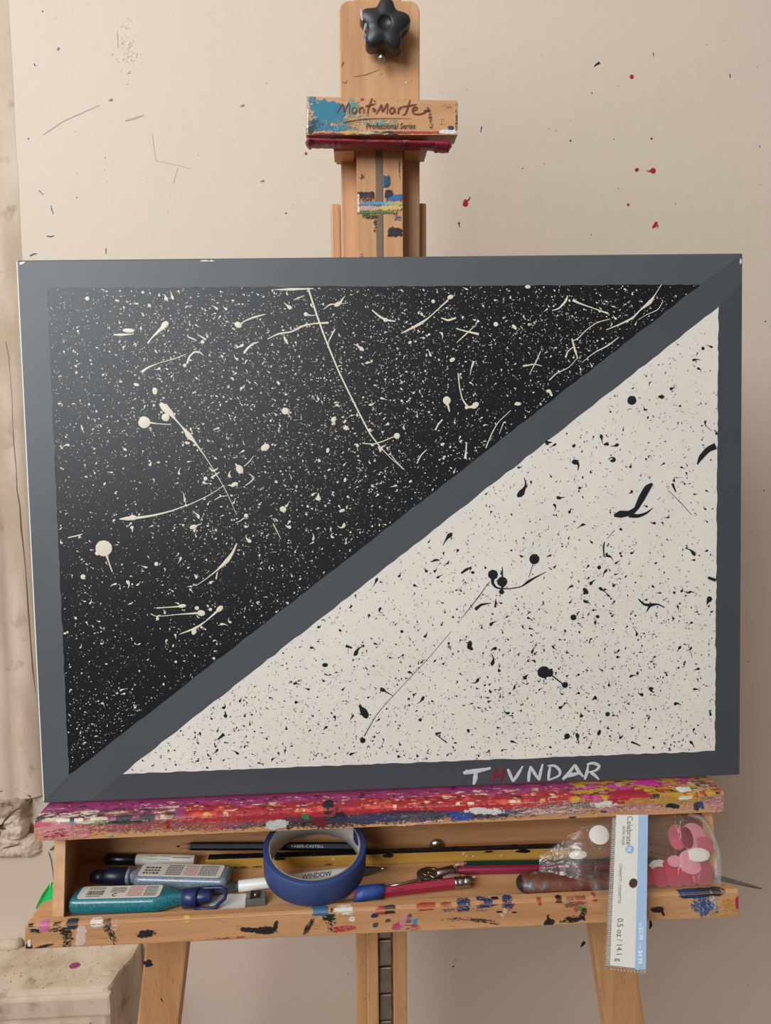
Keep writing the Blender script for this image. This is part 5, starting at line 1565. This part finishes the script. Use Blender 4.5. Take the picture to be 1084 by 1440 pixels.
m.build('tape_wrap', plain('creased_blue_tape', S(42, 72, 142), 0.5, bump=0.6, bscale=350), cp)
m = MB()
onp = lambda x_, b_, h: tuple(Vector((x_, 0, 0)) + Vector((0, -0.8 * 0.0044 + b_ * 0.5, 0.6 * 0.0044 + b_ * 0.8)) + Vector((0, -h, h * 0.6)))
m.ribbon([(0.050, 0.0006), (0.054, 0.0004), (0.058, 0.0012), (0.061, 0.0006)], [0.0002, 0.0004, 0.0006, 0.0002], onp, 0.0001, 0)
m.build('scratch', plain('navy_mark', S(70, 30, 60), 0.6), cpb)

# brown clasp with gold spiral, wire and metal tube
cz = thing('clasp', 'brown oval clasp with gold spiral, wire hook and small metal tube behind the crimson pencil', 'clasp', tuple(P3(604, 1232, ZF + 0.006)))
co = cz.location.copy()
m = MB(co)
on_c = lambda u, v, z_: tuple(P3(u, v, z_))
rings = []
for hh, k_ in ((0.000, 0.85), (0.001, 1.0), (0.0035, 1.0), (0.0045, 0.8), (0.0048, 0.3)):
    rings.append([(co.x + 0.0112 * k_ * math.cos(t), co.y + 0.0075 * k_ * math.sin(t) + 0.002, ZF + 0.004 + hh + 0.18 * 0.0075 * k_ * math.sin(t)) for t in (2 * math.pi * q_ / 32 for q_ in range(32))])
m.loft(rings, 0, True)
cb_ = m.build('oval_plate', plain('dark_brown_enamel', S(58, 42, 32), 0.25), cz)
m = MB(co)
sp_ = [(co.x + (0.0085 - 0.0075 * k_ / 44) * math.cos(0.21 * k_ + 2.8) + 0.001, co.y + (0.0055 - 0.0045 * k_ / 44) * math.sin(0.21 * k_ + 2.8) + 0.002, ZF + 0.0088 + 0.0004 + 0.18 * (0.0055 - 0.0045 * k_ / 44) * math.sin(0.21 * k_ + 2.8)) for k_ in range(45)]
m.tube(sp_[::1], 0.00032, 8)
m.build('gold_spiral', plain('brass', S(190, 150, 84), 0.3, 1.0), cb_)
m = MB(co)
m.tube([on_c(548, 1246, ZF + 0.0105), on_c(565, 1243, ZF + 0.0108), on_c(585, 1238, ZF + 0.0108), on_c(598, 1233, ZF + 0.0105), on_c(603, 1229, ZF + 0.0098)], [0.0009, 0.0011, 0.0011, 0.0009, 0.0006], 10)
m.tube([on_c(600, 1230, ZF + 0.0090), on_c(605, 1231, ZF + 0.0088), on_c(609, 1234, ZF + 0.0085), on_c(612, 1233, ZF + 0.0088), on_c(615, 1230, ZF + 0.0092)], 0.0005, 8)
m.build('wire', M_STEEL, cz)
m = MB(co)
ta, tb = P3(613, 1229, ZF + 0.0085), P3(637, 1222.5, ZF + 0.0085)
dv = (tb - ta)
m.tube([ta, ta + dv * 0.02, ta + dv * 0.98, tb], [0.0036, 0.0040, 0.0040, 0.0036], 22)
m.build('metal_tube', M_STEEL, cz)

# palette knife, its blade poking out past the tray end
kf = thing('palette_knife', 'palette knife with paint-smeared brown handle, steel blade poking out past the tray end', 'palette knife', (0, 0, 0))
ka = P3(726, 1242.5, ZF + 0.0080)
kb = P3(872, 1237.5, ZF + 0.0080)
aim(kf, ka, kb)
bpy.context.view_layer.update()
inv = kf.matrix_world.inverted()
Lk = (kb - ka).length
m = MB()
rings = []
for f_, hw, hh in ((0.0, 0.0018, 0.0018), (0.012, 0.0052, 0.0036), (0.05, 0.0088, 0.0058), (0.13, 0.0104, 0.0072), (0.28, 0.0110, 0.0076), (0.50, 0.0108, 0.0072), (0.75, 0.0086, 0.0064), (0.97, 0.0062, 0.0054), (1.0, 0.0052, 0.0046)):
    rings.append([(f_ * Lk, hw * math.copysign(abs(math.cos(t)) ** 0.8, math.cos(t)), hh * math.copysign(abs(math.sin(t)) ** 0.8, math.sin(t))) for t in (2 * math.pi * k / 32 for k in range(32))])
m.loft(rings, 0, True)
for k in range(32):                               # black paint on the butt end
    for r_ in range(2):
        m.m[r_ * 32 + k] = 1


def handle_material():
    mt, nt, b = new_mat('smeared_brown_handle')
    tc = N(nt, 'ShaderNodeTexCoord')
    n_ = N(nt, 'ShaderNodeTexNoise', Scale=130.0, Detail=6.0)
    nt.links.new(tc.outputs['Object'], n_.inputs['Vector'])
    r = N(nt, 'ShaderNodeValToRGB')
    e = r.color_ramp.elements
    e[0].position, e[0].color = 0.40, S(104, 62, 46)
    e[1].position, e[1].color = 0.58, S(122, 76, 56)
    q_ = e.new(0.63); q_.color = S(84, 112, 128)
    q_ = e.new(0.68); q_.color = S(126, 150, 170)
    nt.links.new(n_.outputs['Fac'], r.inputs['Fac']); nt.links.new(r.outputs[0], b.inputs['Base Color'])
    b.inputs['Roughness'].default_value = 0.4
    return mt


ko = m.build('handle', [handle_material(), M_DARKP], kf)
m = MB()
m.blob(0.0160, 0.0035, 0.0030, lambda a_, b_, h: (a_, b_, 0.0073 + h - 0.25 * max(0, b_ - 0.001)), 0.0003, 0, 0, rng, 1.1, 0.7, 0, 16, 0.0)
m.build('hanging_hole', plain('dark_hole', S(30, 22, 20), 0.9), ko)
m = MB()
b0_, b1_ = Vector((0.197, -0.0190, 0.842)), Vector((0.3050, -0.0440, 0.8203))
bx_ = (b1_ - b0_).normalized(); bz_ = Vector((0, -0.5, 1)); bz_ = (bz_ - bx_ * bz_.dot(bx_)).normalized(); by_ = bz_.cross(bx_)
Lb = (b1_ - b0_).length
ro_ = [(0.0, -0.0020), (0.012, -0.0026), (0.04, -0.0026), (Lb - 0.03, -0.0026), (Lb - 0.006, -0.0010), (Lb, 0.0), (Lb - 0.006, 0.0008), (Lb - 0.03, 0.0018), (0.04, 0.0026), (0.012, 0.0026), (0.0, 0.0020)]
m.prism(ro_, lambda a_, b_, d_: tuple(inv @ (b0_ + bx_ * a_ + by_ * b_ + bz_ * d_)), -0.0004, 0.0005)
m.tube([inv @ kb - Vector((0.004, 0, 0)), inv @ kb + Vector((0.004, 0, 0.001)), inv @ (b0_ + Vector((-0.010, 0.001, -0.012))), inv @ (b0_ + Vector((-0.005, 0, -0.002))), inv @ (b0_ + bx_ * 0.006)], [0.0022, 0.0022, 0.0020, 0.0018, 0.0012], 10)
m.build('blade', plain('dull_steel_blade', S(150, 146, 136), 0.4, 1.0, var=0.15, vscale=100), kf)

# small green plastic piece wedged outside the left end
gp = thing('plastic_clip', 'bright green plastic piece leaning on the outside of the left tray end', 'clip', (-0.3010, -0.012, ZF))
go = gp.location.copy()
m = MB(go)
pts = [aty(50, 1276, -0.014), aty(52, 1279, -0.014), aty(70, 1276, -0.010), aty(73, 1262, -0.004), aty(74, 1252, 0.000), aty(70, 1250, 0.0), aty(72, 1242, 0.002), aty(69, 1243, 0.002), aty(60, 1256, -0.006)]
back = [p + Vector((0.0012, 0.0018, 0.0003)) for p in pts]
k = len(pts)
m.add([tuple(p) for p in pts] + [tuple(p) for p in back], [list(range(k)), list(range(k, 2 * k))[::-1]] + [[i, k + i, k + (i + 1) % k, (i + 1) % k] for i in range(k)], 0)
mg, nt, b = new_mat('translucent_green_plastic')
b.inputs['Base Color'].default_value = S(22, 206, 108); b.inputs['Roughness'].default_value = 0.3
b.inputs['Subsurface Weight'].default_value = 0.3; b.inputs['Subsurface Radius'].default_value = (0.002, 0.006, 0.003)
m.build('plate', mg, gp)
m = MB(EO); m.box(-0.311, -0.2895, YF0 + 0.004, 0.004, ZF - 0.008, ZF + 0.0005, 0.004, 0, 4); m.build('end_block', M_WX, tray)

# ------------------------------------------------------------------ bag of confetti
bg = thing('confetti_bag', 'clear plastic confetti bag with white and blue header card hanging over the tray rail', 'bag', (0.2, -0.02, ZF))
bgo = bg.location.copy()


def film(name, tint, alpha_lo, alpha_hi, scale):
    mt, nt, b = new_mat(name)
    nt.nodes.remove(b)
    out = nt.nodes['Material Output']
    tr_ = N(nt, 'ShaderNodeBsdfTransparent'); tr_.inputs[0].default_value = tint
    gl = N(nt, 'ShaderNodeBsdfGlossy'); gl.inputs['Roughness'].default_value = 0.22; gl.inputs['Color'].default_value = (0.9, 0.9, 0.9, 1)
    df = N(nt, 'ShaderNodeBsdfDiffuse'); df.inputs[0].default_value = (0.62, 0.58, 0.54, 1)
    tc = N(nt, 'ShaderNodeTexCoord')
    n_ = N(nt, 'ShaderNodeTexNoise', Scale=scale, Detail=4.0)
    n_.inputs['Distortion'].default_value = 1.2
    nt.links.new(tc.outputs['Object'], n_.inputs['Vector'])
    bp = N(nt, 'ShaderNodeBump', Strength=0.9, Distance=0.004)
    nt.links.new(n_.outputs['Fac'], bp.inputs['Height'])
    nt.links.new(bp.outputs[0], gl.inputs['Normal'])
    a_ = N(nt, 'ShaderNodeMixShader'); a_.inputs[0].default_value = 0.45
    nt.links.new(gl.outputs[0], a_.inputs[1]); nt.links.new(df.outputs[0], a_.inputs[2])
    mr = N(nt, 'ShaderNodeMapRange'); mr.inputs['From Min'].default_value = 0.35; mr.inputs['From Max'].default_value = 0.75
    mr.inputs['To Min'].default_value = alpha_lo; mr.inputs['To Max'].default_value = alpha_hi
    nt.links.new(n_.outputs['Fac'], mr.inputs['Value'])
    b_ = N(nt, 'ShaderNodeMixShader')
    nt.links.new(mr.outputs[0], b_.inputs[0])
    nt.links.new(tr_.outputs[0], b_.inputs[1]); nt.links.new(a_.outputs[0], b_.inputs[2])
    nt.links.new(b_.outputs[0], out.inputs['Surface'])
    return mt


M_FILM = film('clear_wrinkled_film', (0.95, 0.93, 0.91, 1), 0.04, 0.17, 45)
M_SEAL = film('crimped_clear_seal', (0.9, 0.88, 0.86, 1), 0.30, 0.55, 600)


# outline of the pouch front, photo pixels: columns (u, v_top, v_bottom, y_top, y_bottom)
cols_ = [(758, 1203, 1226, -0.014, -0.022), (790, 1181, 1231, -0.014, -0.033), (820, 1162, 1240, -0.0135, -0.0395), (855, 1150, 1247, -0.012, -0.039), (885, 1146, 1249, -0.0125, -0.041),
         (915, 1146, 1249, -0.0135, -0.041), (945, 1146, 1248, -0.015, -0.041), (972, 1146, 1246, -0.0165, -0.041), (990, 1150, 1245, -0.018, -0.041), (1002, 1172, 1244.5, -0.024, -0.0415), (1010, 1192, 1244, -0.029, -0.042)]
uu = np.linspace(758, 1010, 61)
vt = np.interp(uu, [c[0] for c in cols_], [c[1] for c in cols_]); vb = np.interp(uu, [c[0] for c in cols_], [c[2] for c in cols_])
yt = np.interp(uu, [c[0] for c in cols_], [c[3] for c in cols_]); yb_ = np.interp(uu, [c[0] for c in cols_], [c[4] for c in cols_])


def pouch(offset, bulge, seed):
    nvv = 26
    A_ = np.zeros((nvv + 1, 61, 3))
    for j in range(nvv + 1):
        k_ = j / nvv
        for i in range(61):
            v = vt[i] * (1 - k_) + vb[i] * k_
            y = yt[i] * (1 - k_) + yb_[i] * k_
            e_ = math.sin(math.pi * min(1, max(0, k_))) ** 0.6 * math.sin(math.pi * min(1, i / 60)) ** 0.35
            y += offset * e_ + bulge * e_ * (float(fbm(np.array(i * 0.16), np.array(j * 0.25), seed)) - 0.5)
            A_[j, i] = np.array(aty(uu[i], v, y))
    return A_


m = MB(bgo)
m.sheet(pouch(-0.0015, 0.004, 51), 60, 26, np.zeros((27, 61, 4)), 0)
m.sheet(pouch(0.0030, 0.002, 57), 60, 26, np.zeros((27, 61, 4)), 0)
# loose corner of film hanging beside the card
m.add([tuple(aty(826, 1238, -0.040)), tuple(aty(838, 1262, -0.049)), tuple(aty(851, 1290, -0.056)), tuple(aty(852, 1318, -0.062)), tuple(aty(862, 1364, -0.0815)), tuple(aty(866, 1240, -0.041))], [[0, 1, 5], [1, 2, 5], [2, 3, 5], [3, 4, 5]], 0)
m.build('pouch', M_FILM, bg)
# crimped right-hand seal
m = MB(bgo)
sl = [(968, 1144, -0.016), (985, 1148, -0.018), (995, 1158, -0.021), (1004, 1176, -0.026), (1011, 1195, -0.031), (1013, 1215, -0.036), (1013, 1246, -0.043)]
for i in range(len(sl) - 1):
    (u0, v0, y0), (u1, v1, y1) = sl[i], sl[i + 1]
    L_ = math.hypot(u1 - u0, v1 - v0); nx, ny = -(v1 - v0) / L_ * 4.5, (u1 - u0) / L_ * 4.5
    q = [aty(u0 - nx * 0.2, v0 - ny * 0.2, y0), aty(u1 - nx * 0.2, v1 - ny * 0.2, y1), aty(u1 + nx, v1 + ny, y1), aty(u0 + nx, v0 + ny, y0)]
    m.add([tuple(p) for p in q] + [tuple(p + Vector((0, 0.0006, 0))) for p in q], [[0, 1, 2, 3], [7, 6, 5, 4], [0, 4, 5, 1], [3, 2, 6, 7]], 0)
    n_ = int(L_ / 4)
    for k in range(n_):
        t0 = (k + 0.25) / n_; t1 = (k + 0.7) / n_
        e0 = [aty(u0 + (u1 - u0) * t - nx * -0.4, v0 + (v1 - v0) * t + ny * 0.4, y0 + (y1 - y0) * t) for t in (t0, t1)]
        m.add([tuple(e0[0] + Vector((0, -0.0003, 0.0004))), tuple(e0[1] + Vector((0, -0.0003, 0.0004))), tuple(e0[1] + Vector((0, -0.0003, -0.0003))), tuple(e0[0] + Vector((0, -0.0003, -0.0003)))], [[0, 1, 2, 3]], 1)
m.build('seal', [M_SEAL, plain('seal_stitch', S(204, 198, 190), 0.4)], bg)

# header card: a straight strip leaning over the rail
yz = lambda v: float(np.interp(v, [1146, 1250, 1365], [-0.0305, -0.0585, -0.0855]))
CC = [aty(866.5, 1146, yz(1146)), aty(911, 1146, yz(1146)), aty(908, 1363, yz(1363)), aty(857.5, 1357, yz(1357))]


def onk(a_, b_, h=0.0):
    """a 0..1 across, b 0..1 down the card, h in front"""
    p = CC[0] * (1 - a_) * (1 - b_) + CC[1] * a_ * (1 - b_) + CC[2] * a_ * b_ + CC[3] * (1 - a_) * b_
    return p + Vector((0, -0.93, -0.36)) * h


def card_px(u, v, h=0.0006):
    a_, b_ = 0.5, 0.5
    for _ in range(12):                           # invert the bilinear patch
        p = onk(a_, b_)
        q = RC @ (np.array(p) - CAM)
        du, dv_ = u - (542 + F_PX * q[0] / q[2]), v - (720 + F_PX * q[1] / q[2])
        a_ += du / 48.0; b_ += dv_ / 215.0
    return onk(a_, b_, h)


m = MB(bgo)
hx, hy, hr = 890.5, 1242, 7.0
HC = card_px(hx, hy, 0)
ctr = (0.5, 0.44)
for a_ in np.linspace(-0.2, 1.2, 1):
    pass
# card with a round hanging hole: ring of quads between the hole and the outline
nh = 32
hole, outl = [], []
ax = (CC[1] - CC[0]).normalized(); dn = ((CC[3] + CC[2]) - (CC[0] + CC[1])).normalized()
for k in range(nh):
    t = 2 * math.pi * k / nh
    hole.append(HC + ax * 0.0037 * math.cos(t) + dn * 0.0037 * math.sin(t))
h_ab = None
best = 1e9
for a_ in np.linspace(0, 1, 81):
    for b_ in np.linspace(0.2, 0.7, 81):
        d_ = (onk(a_, b_) - HC).length
        if d_ < best:
            best, h_ab = d_, (a_, b_)
b0, b1 = h_ab[1] - 0.06, h_ab[1] + 0.06
for k in range(nh):                               # square around the hole
    t = 2 * math.pi * k / nh
    c_s, s_s = math.cos(t), math.sin(t)
    q_ = max(abs(c_s), abs(s_s))
    a_ = h_ab[0] + (c_s / q_) * ((1 - h_ab[0]) if c_s > 0 else h_ab[0])
    outl.append(onk(a_, h_ab[1] + (s_s / q_) * 0.06))
front = [p + Vector((0, -0.0002, 0)) for p in hole + outl]; backv = [p + Vector((0, 0.0003, 0)) for p in hole + outl]
m.add([tuple(p) for p in front + backv],
      [[k, (k + 1) % nh, nh + (k + 1) % nh, nh + k] for k in range(nh)] + [[2 * nh + nh + k, 2 * nh + nh + (k + 1) % nh, 2 * nh + (k + 1) % nh, 2 * nh + k] for k in range(nh)] + [[k, 2 * nh + k, 2 * nh + (k + 1) % nh, (k + 1) % nh] for k in range(nh)], 0)
for u0, u1 in ((0.0, b0), (b1, 1.0)):
    q = [onk(0, u0), onk(1, u0), onk(1, u1), onk(0, u1)]
    m.add([tuple(p + Vector((0, -0.0002, 0))) for p in q] + [tuple(p + Vector((0, 0.0003, 0))) for p in q], [[0, 1, 2, 3], [7, 6, 5, 4], [0, 4, 5, 1], [1, 5, 6, 2], [2, 6, 7, 3], [3, 7, 4, 0]], 0)


def edge_a(v):                                    # where the blue stripe starts
    return np.interp(v, [1146, 1363], [897.5, 892.5])


for v0, v1 in ((1146, 1232), (1232, 1236), (1236, 1242), (1242, 1248), (1248, 1252), (1252, 1362.6)):
    def left(v):
        e_ = edge_a(v)
        if abs(v - hy) < hr:
            e_ = max(e_, hx + math.sqrt(hr * hr - (v - hy) ** 2) + 0.4)
        return e_
    q = [card_px(left(v0), v0, 0.0004), card_px(np.interp(v0, [1146, 1363], [910.8, 907.8]), v0, 0.0004), card_px(np.interp(v1, [1146, 1363], [910.8, 907.8]), v1, 0.0004), card_px(left(v1), v1, 0.0004)]
    m.add([tuple(p) for p in q], [[0, 1, 2, 3]], 1)
card = m.build('header_card', [plain('white_header_card', S(224, 219, 209), 0.5), plain('pale_blue_stripe', S(160, 190, 220), 0.5)], bg)
m = MB(bgo)
PXM = 0.00057


def down_text(body, u0, v0, v1, hgt, mi, **kw):
    """lettering reading down the card: from v0 to v1, letter tops towards the right"""
    sl_ = -8.0 / 215
    put_text(m, body, hgt, lambda x, y: tuple(card_px(u0 + y + (x) * sl_, v0 + x, 0.0006)), mi, width=(v1 - v0), **kw)


down_text('Celebrate', 881.5, 1147, 1187, 11.5, 0)
down_text('EASTER | P\u00c2QUES', 875.0, 1161, 1187.5, 5.2, 2)
down_text('CONFETTI | CONFETTIS', 870.5, 1214, 1269, 5.4, 2)
down_text('0.5 oz / 14.1 g', 868.0, 1290.5, 1351, 11.5, 2)
down_text('US', 899.0, 1296, 1301, 4.4, 3, bold=0.05)
down_text('$3.99', 898.4, 1303, 1320.5, 8.4, 3, bold=0.10)
down_text('CAN', 898.2, 1325.5, 1333, 4.4, 3)
down_text('$4.99', 897.4, 1335.5, 1354, 8.4, 3, bold=0.10)
bc = card_px(885, 1193.8, 0.0005)
cr = 6.0
m.add([tuple(card_px(885, 1193.8 + 0, 0.0005))] + [tuple(card_px(885 + cr * math.cos(t), 1193.8 + cr * math.sin(t), 0.0005)) for t in (2 * math.pi * k / 28 for k in range(28))], [[0, 1 + k, 1 + (k + 1) % 28] for k in range(28)], 1)
sl_ = 0
put_text(m, 'it', 9.0, lambda x, y: tuple(card_px(881.8 + y, 1190.4 + x, 0.0007)), 3, width=6.4, bold=0.02)
m.build('lettering', [plain('grey_card_print', S(98, 100, 104), 0.5), plain('blue_badge', S(146, 178, 212), 0.5), plain('dark_card_print', S(84, 84, 84), 0.5), plain('white_card_print', S(240, 240, 238), 0.5)], card)
# crimped clear margin left of and below the card
m = MB(bgo)
ml = [(853.0, 1360.5), (857.5, 1357), (908, 1363), (909, 1367.5), (852.5, 1364.5)]
def strip(a_, b_, c_, d_):
    q = [card_px(*p, h=0.0001) for p in (a_, b_, c_, d_)]
    m.add([tuple(p) for p in q] + [tuple(p + Vector((0, 0.0005, 0))) for p in q], [[0, 1, 2, 3], [7, 6, 5, 4], [0, 4, 5, 1], [1, 5, 6, 2], [2, 6, 7, 3], [3, 7, 4, 0]], 0)
strip((861, 1150), (866.5, 1150), (857.5, 1357), (850.5, 1362))
strip((851, 1358), (857.5, 1357), (908, 1363), (908.5, 1367.5))
for k in range(70):
    v = 1152 + k * 2.95
    ul = 861 + (851 - 861) * (v - 1150) / 210
    q = [card_px(ul + 0.8, v, 0.0003), card_px(ul + 5.2, v + 0.5, 0.0003), card_px(ul + 5.2, v + 1.5, 0.0003), card_px(ul + 0.8, v + 1.0, 0.0003)]
    m.add([tuple(p) for p in q], [[0, 1, 2, 3]], 1)
for k in range(11):
    u = 858 + k * 4.6
    v = 1360.5 + (u - 858) * 0.11
    m.add([tuple(card_px(u, v + 2.4, 0.0003)), tuple(card_px(u + 3, v + 2.7, 0.0003)), tuple(card_px(u + 1.5, v + 0.4, 0.0003))], [[0, 1, 2]], 1)
m.build('crimped_margin', [M_SEAL, plain('crimp_ridge', S(190, 182, 174), 0.4)], bg)
# print on the back of the pouch, too small to read
rg = random.Random(8)
bagy = lambda v: -0.0145 - 0.0255 * (v - 1146) / 99
M_BAGP = plain('faint_bag_print', S(96, 70, 74), 0.6)
for rows_ in (((826, 1212, 862, 1203), (826, 1218, 862, 1211), (816, 1225, 858, 1217), (822, 1230, 850, 1226)), ((914, 1186, 945, 1192), (914, 1198, 935, 1202), (914, 1206, 925, 1208))):
    m = MB(bgo)
    for u0, v0, u1, v1 in rows_:
        t = 0
        L_ = abs(u1 - u0)
        while t < L_:
            q_ = rg.uniform(1.2, 3.4)
            k0, k1 = t / L_, min(1, (t + q_) / L_)
            ua, ub, va, vb2 = u0 + (u1 - u0) * k0, u0 + (u1 - u0) * k1, v0 + (v1 - v0) * k0, v0 + (v1 - v0) * k1
            m.add([tuple(aty(ua, va, bagy(va))), tuple(aty(ub, vb2, bagy(vb2))), tuple(aty(ub, vb2 + 2.0, bagy(vb2))), tuple(aty(ua, va + 2.0, bagy(va)))], [[0, 1, 2, 3]], 0)
            t += q_ + 0.9
    m.build('print', M_BAGP, bg)

# confetti discs inside the bag
M_CONF = {'pink': plain('pink_tissue', S(222, 150, 164), 0.8, var=0.06, vscale=500), 'rose': plain('rose_tissue', S(198, 92, 112), 0.75, var=0.06, vscale=500), 'red': plain('red_tissue', S(186, 62, 80), 0.7, var=0.06, vscale=400),
          'white': plain('white_tissue', S(226, 220, 212), 0.8, var=0.05, vscale=500), 'dark': plain('dark_rose_tissue', S(140, 40, 58), 0.7)}
confetti_base = {}


def confetti(label, col, u, v, y, ru, rv, rotn, tiltx, group=None, bend=0.12):
    """a one-inch tissue disc; ru, rv are how wide and tall it shows in the photo"""
    me_key = col
    p = aty(u, v, y)
    if me_key not in confetti_base:
        mb = MB()
        n_ = 36
        R_c = 0.0120
        vs = [(0, 0, 0)]
        for r_ in (0.5, 1.0):
            vs += [(R_c * r_ * math.cos(2 * math.pi * k / n_), 0.0012 * (r_ * math.cos(2 * math.pi * k / n_)) ** 2, R_c * r_ * math.sin(2 * math.pi * k / n_)) for k in range(n_)]
        fs = [[0, 1 + (k + 1) % n_, 1 + k] for k in range(n_)] + [[1 + k, 1 + (k + 1) % n_, 1 + n_ + (k + 1) % n_, 1 + n_ + k] for k in range(n_)]
        m2 = len(vs)
        vs2 = vs + [(a_, b_ + 0.0003, c2) for a_, b_, c2 in vs]
        fs2 = [f_[::-1] for f_ in fs[:n_]] + fs[n_:]
        allf = [f_ for f_ in fs] + [[i + m2 for i in f_[::-1]] for f_ in fs]
        allf += [[1 + n_ + k, 1 + n_ + (k + 1) % n_, m2 + 1 + n_ + (k + 1) % n_, m2 + 1 + n_ + k] for k in range(n_)]
        mb.add(vs2, allf, 0, False)
        o = mb.build('confetti_disc', M_CONF[col])
        confetti_base[me_key] = o
    else:
        o = confetti_base[me_key].copy()
        COL.objects.link(o)
    o.location = p
    s_ = ru * 0.00057 / 0.0120
    o.scale = (s_, s_, rv * 0.00057 / 0.0120)
    o.rotation_euler = (math.radians(tiltx), 0, math.radians(rotn))
    tag(o, label, 'confetti', group)
    return o


def by(v, d=0.0):                                 # depth of the bag's front at photo row v, d behind it
    return -0.0155 - 0.0255 * (v - 1146) / 99 + 0.0012 + d


confetti('white confetti disc alone in the bag left of the header card', 'white', 843, 1174, by(1174, 0.001), 16, 13.5, 8, -30)
confetti('faint pale disc low behind the film left of the card', 'white', 813, 1202, by(1202, 0.003), 14, 6, 6, -40)
G_R = 'red confetti discs along the bottom of the bag'
for i, (u, v, ru, rv, d) in enumerate(((908, 1231, 15, 14, 0.0012), (929, 1233, 15, 14, 0.0009), (948, 1227, 20, 20, 0.0007), (968, 1231, 16, 15, 0.0004), (987, 1227, 17, 18, 0.0001))):
    confetti('red confetti disc upright along the bottom of the bag', 'red', u, v, by(v, d), ru, rv, 0, -32, G_R)
confetti('white confetti disc half hidden by red ones right beside the header card', 'white', 927, 1222, by(1222, 0.0016), 16, 13, 0, -32)
confetti('dusky pink disc leaning at upper left of the right-hand cluster', 'rose', 952, 1177, by(1177, 0.0018), 13, 18, -4, -32)
confetti('tall pink disc at the top of the cluster near the seal', 'pink', 976, 1178, by(1178, 0.0012), 20, 21, 2, -32)
confetti('dark red folded disc edge in the middle of the pink cluster', 'dark', 966, 1178, by(1178, 0.0006), 9.5, 15, 2, -32)
confetti('rose rimmed pink disc overlapping the tall pink one at right', 'rose', 989, 1189, by(1189, 0.0003), 15, 12, -2, -32)
confetti('white half disc lying across the pink discs below the rose one', 'white', 982, 1202, by(1202, -0.0006), 18, 9.5, -2, -32)
confetti('large pink disc hanging low in front of the red ones', 'pink', 971.5, 1212, by(1212, 0.0), 18.5, 17, 2, -32)
confetti('pale pink disc edge lying low between the card and large pink disc', 'pink', 949, 1211, by(1211, 0.0004), 11, 8, 0, -32)
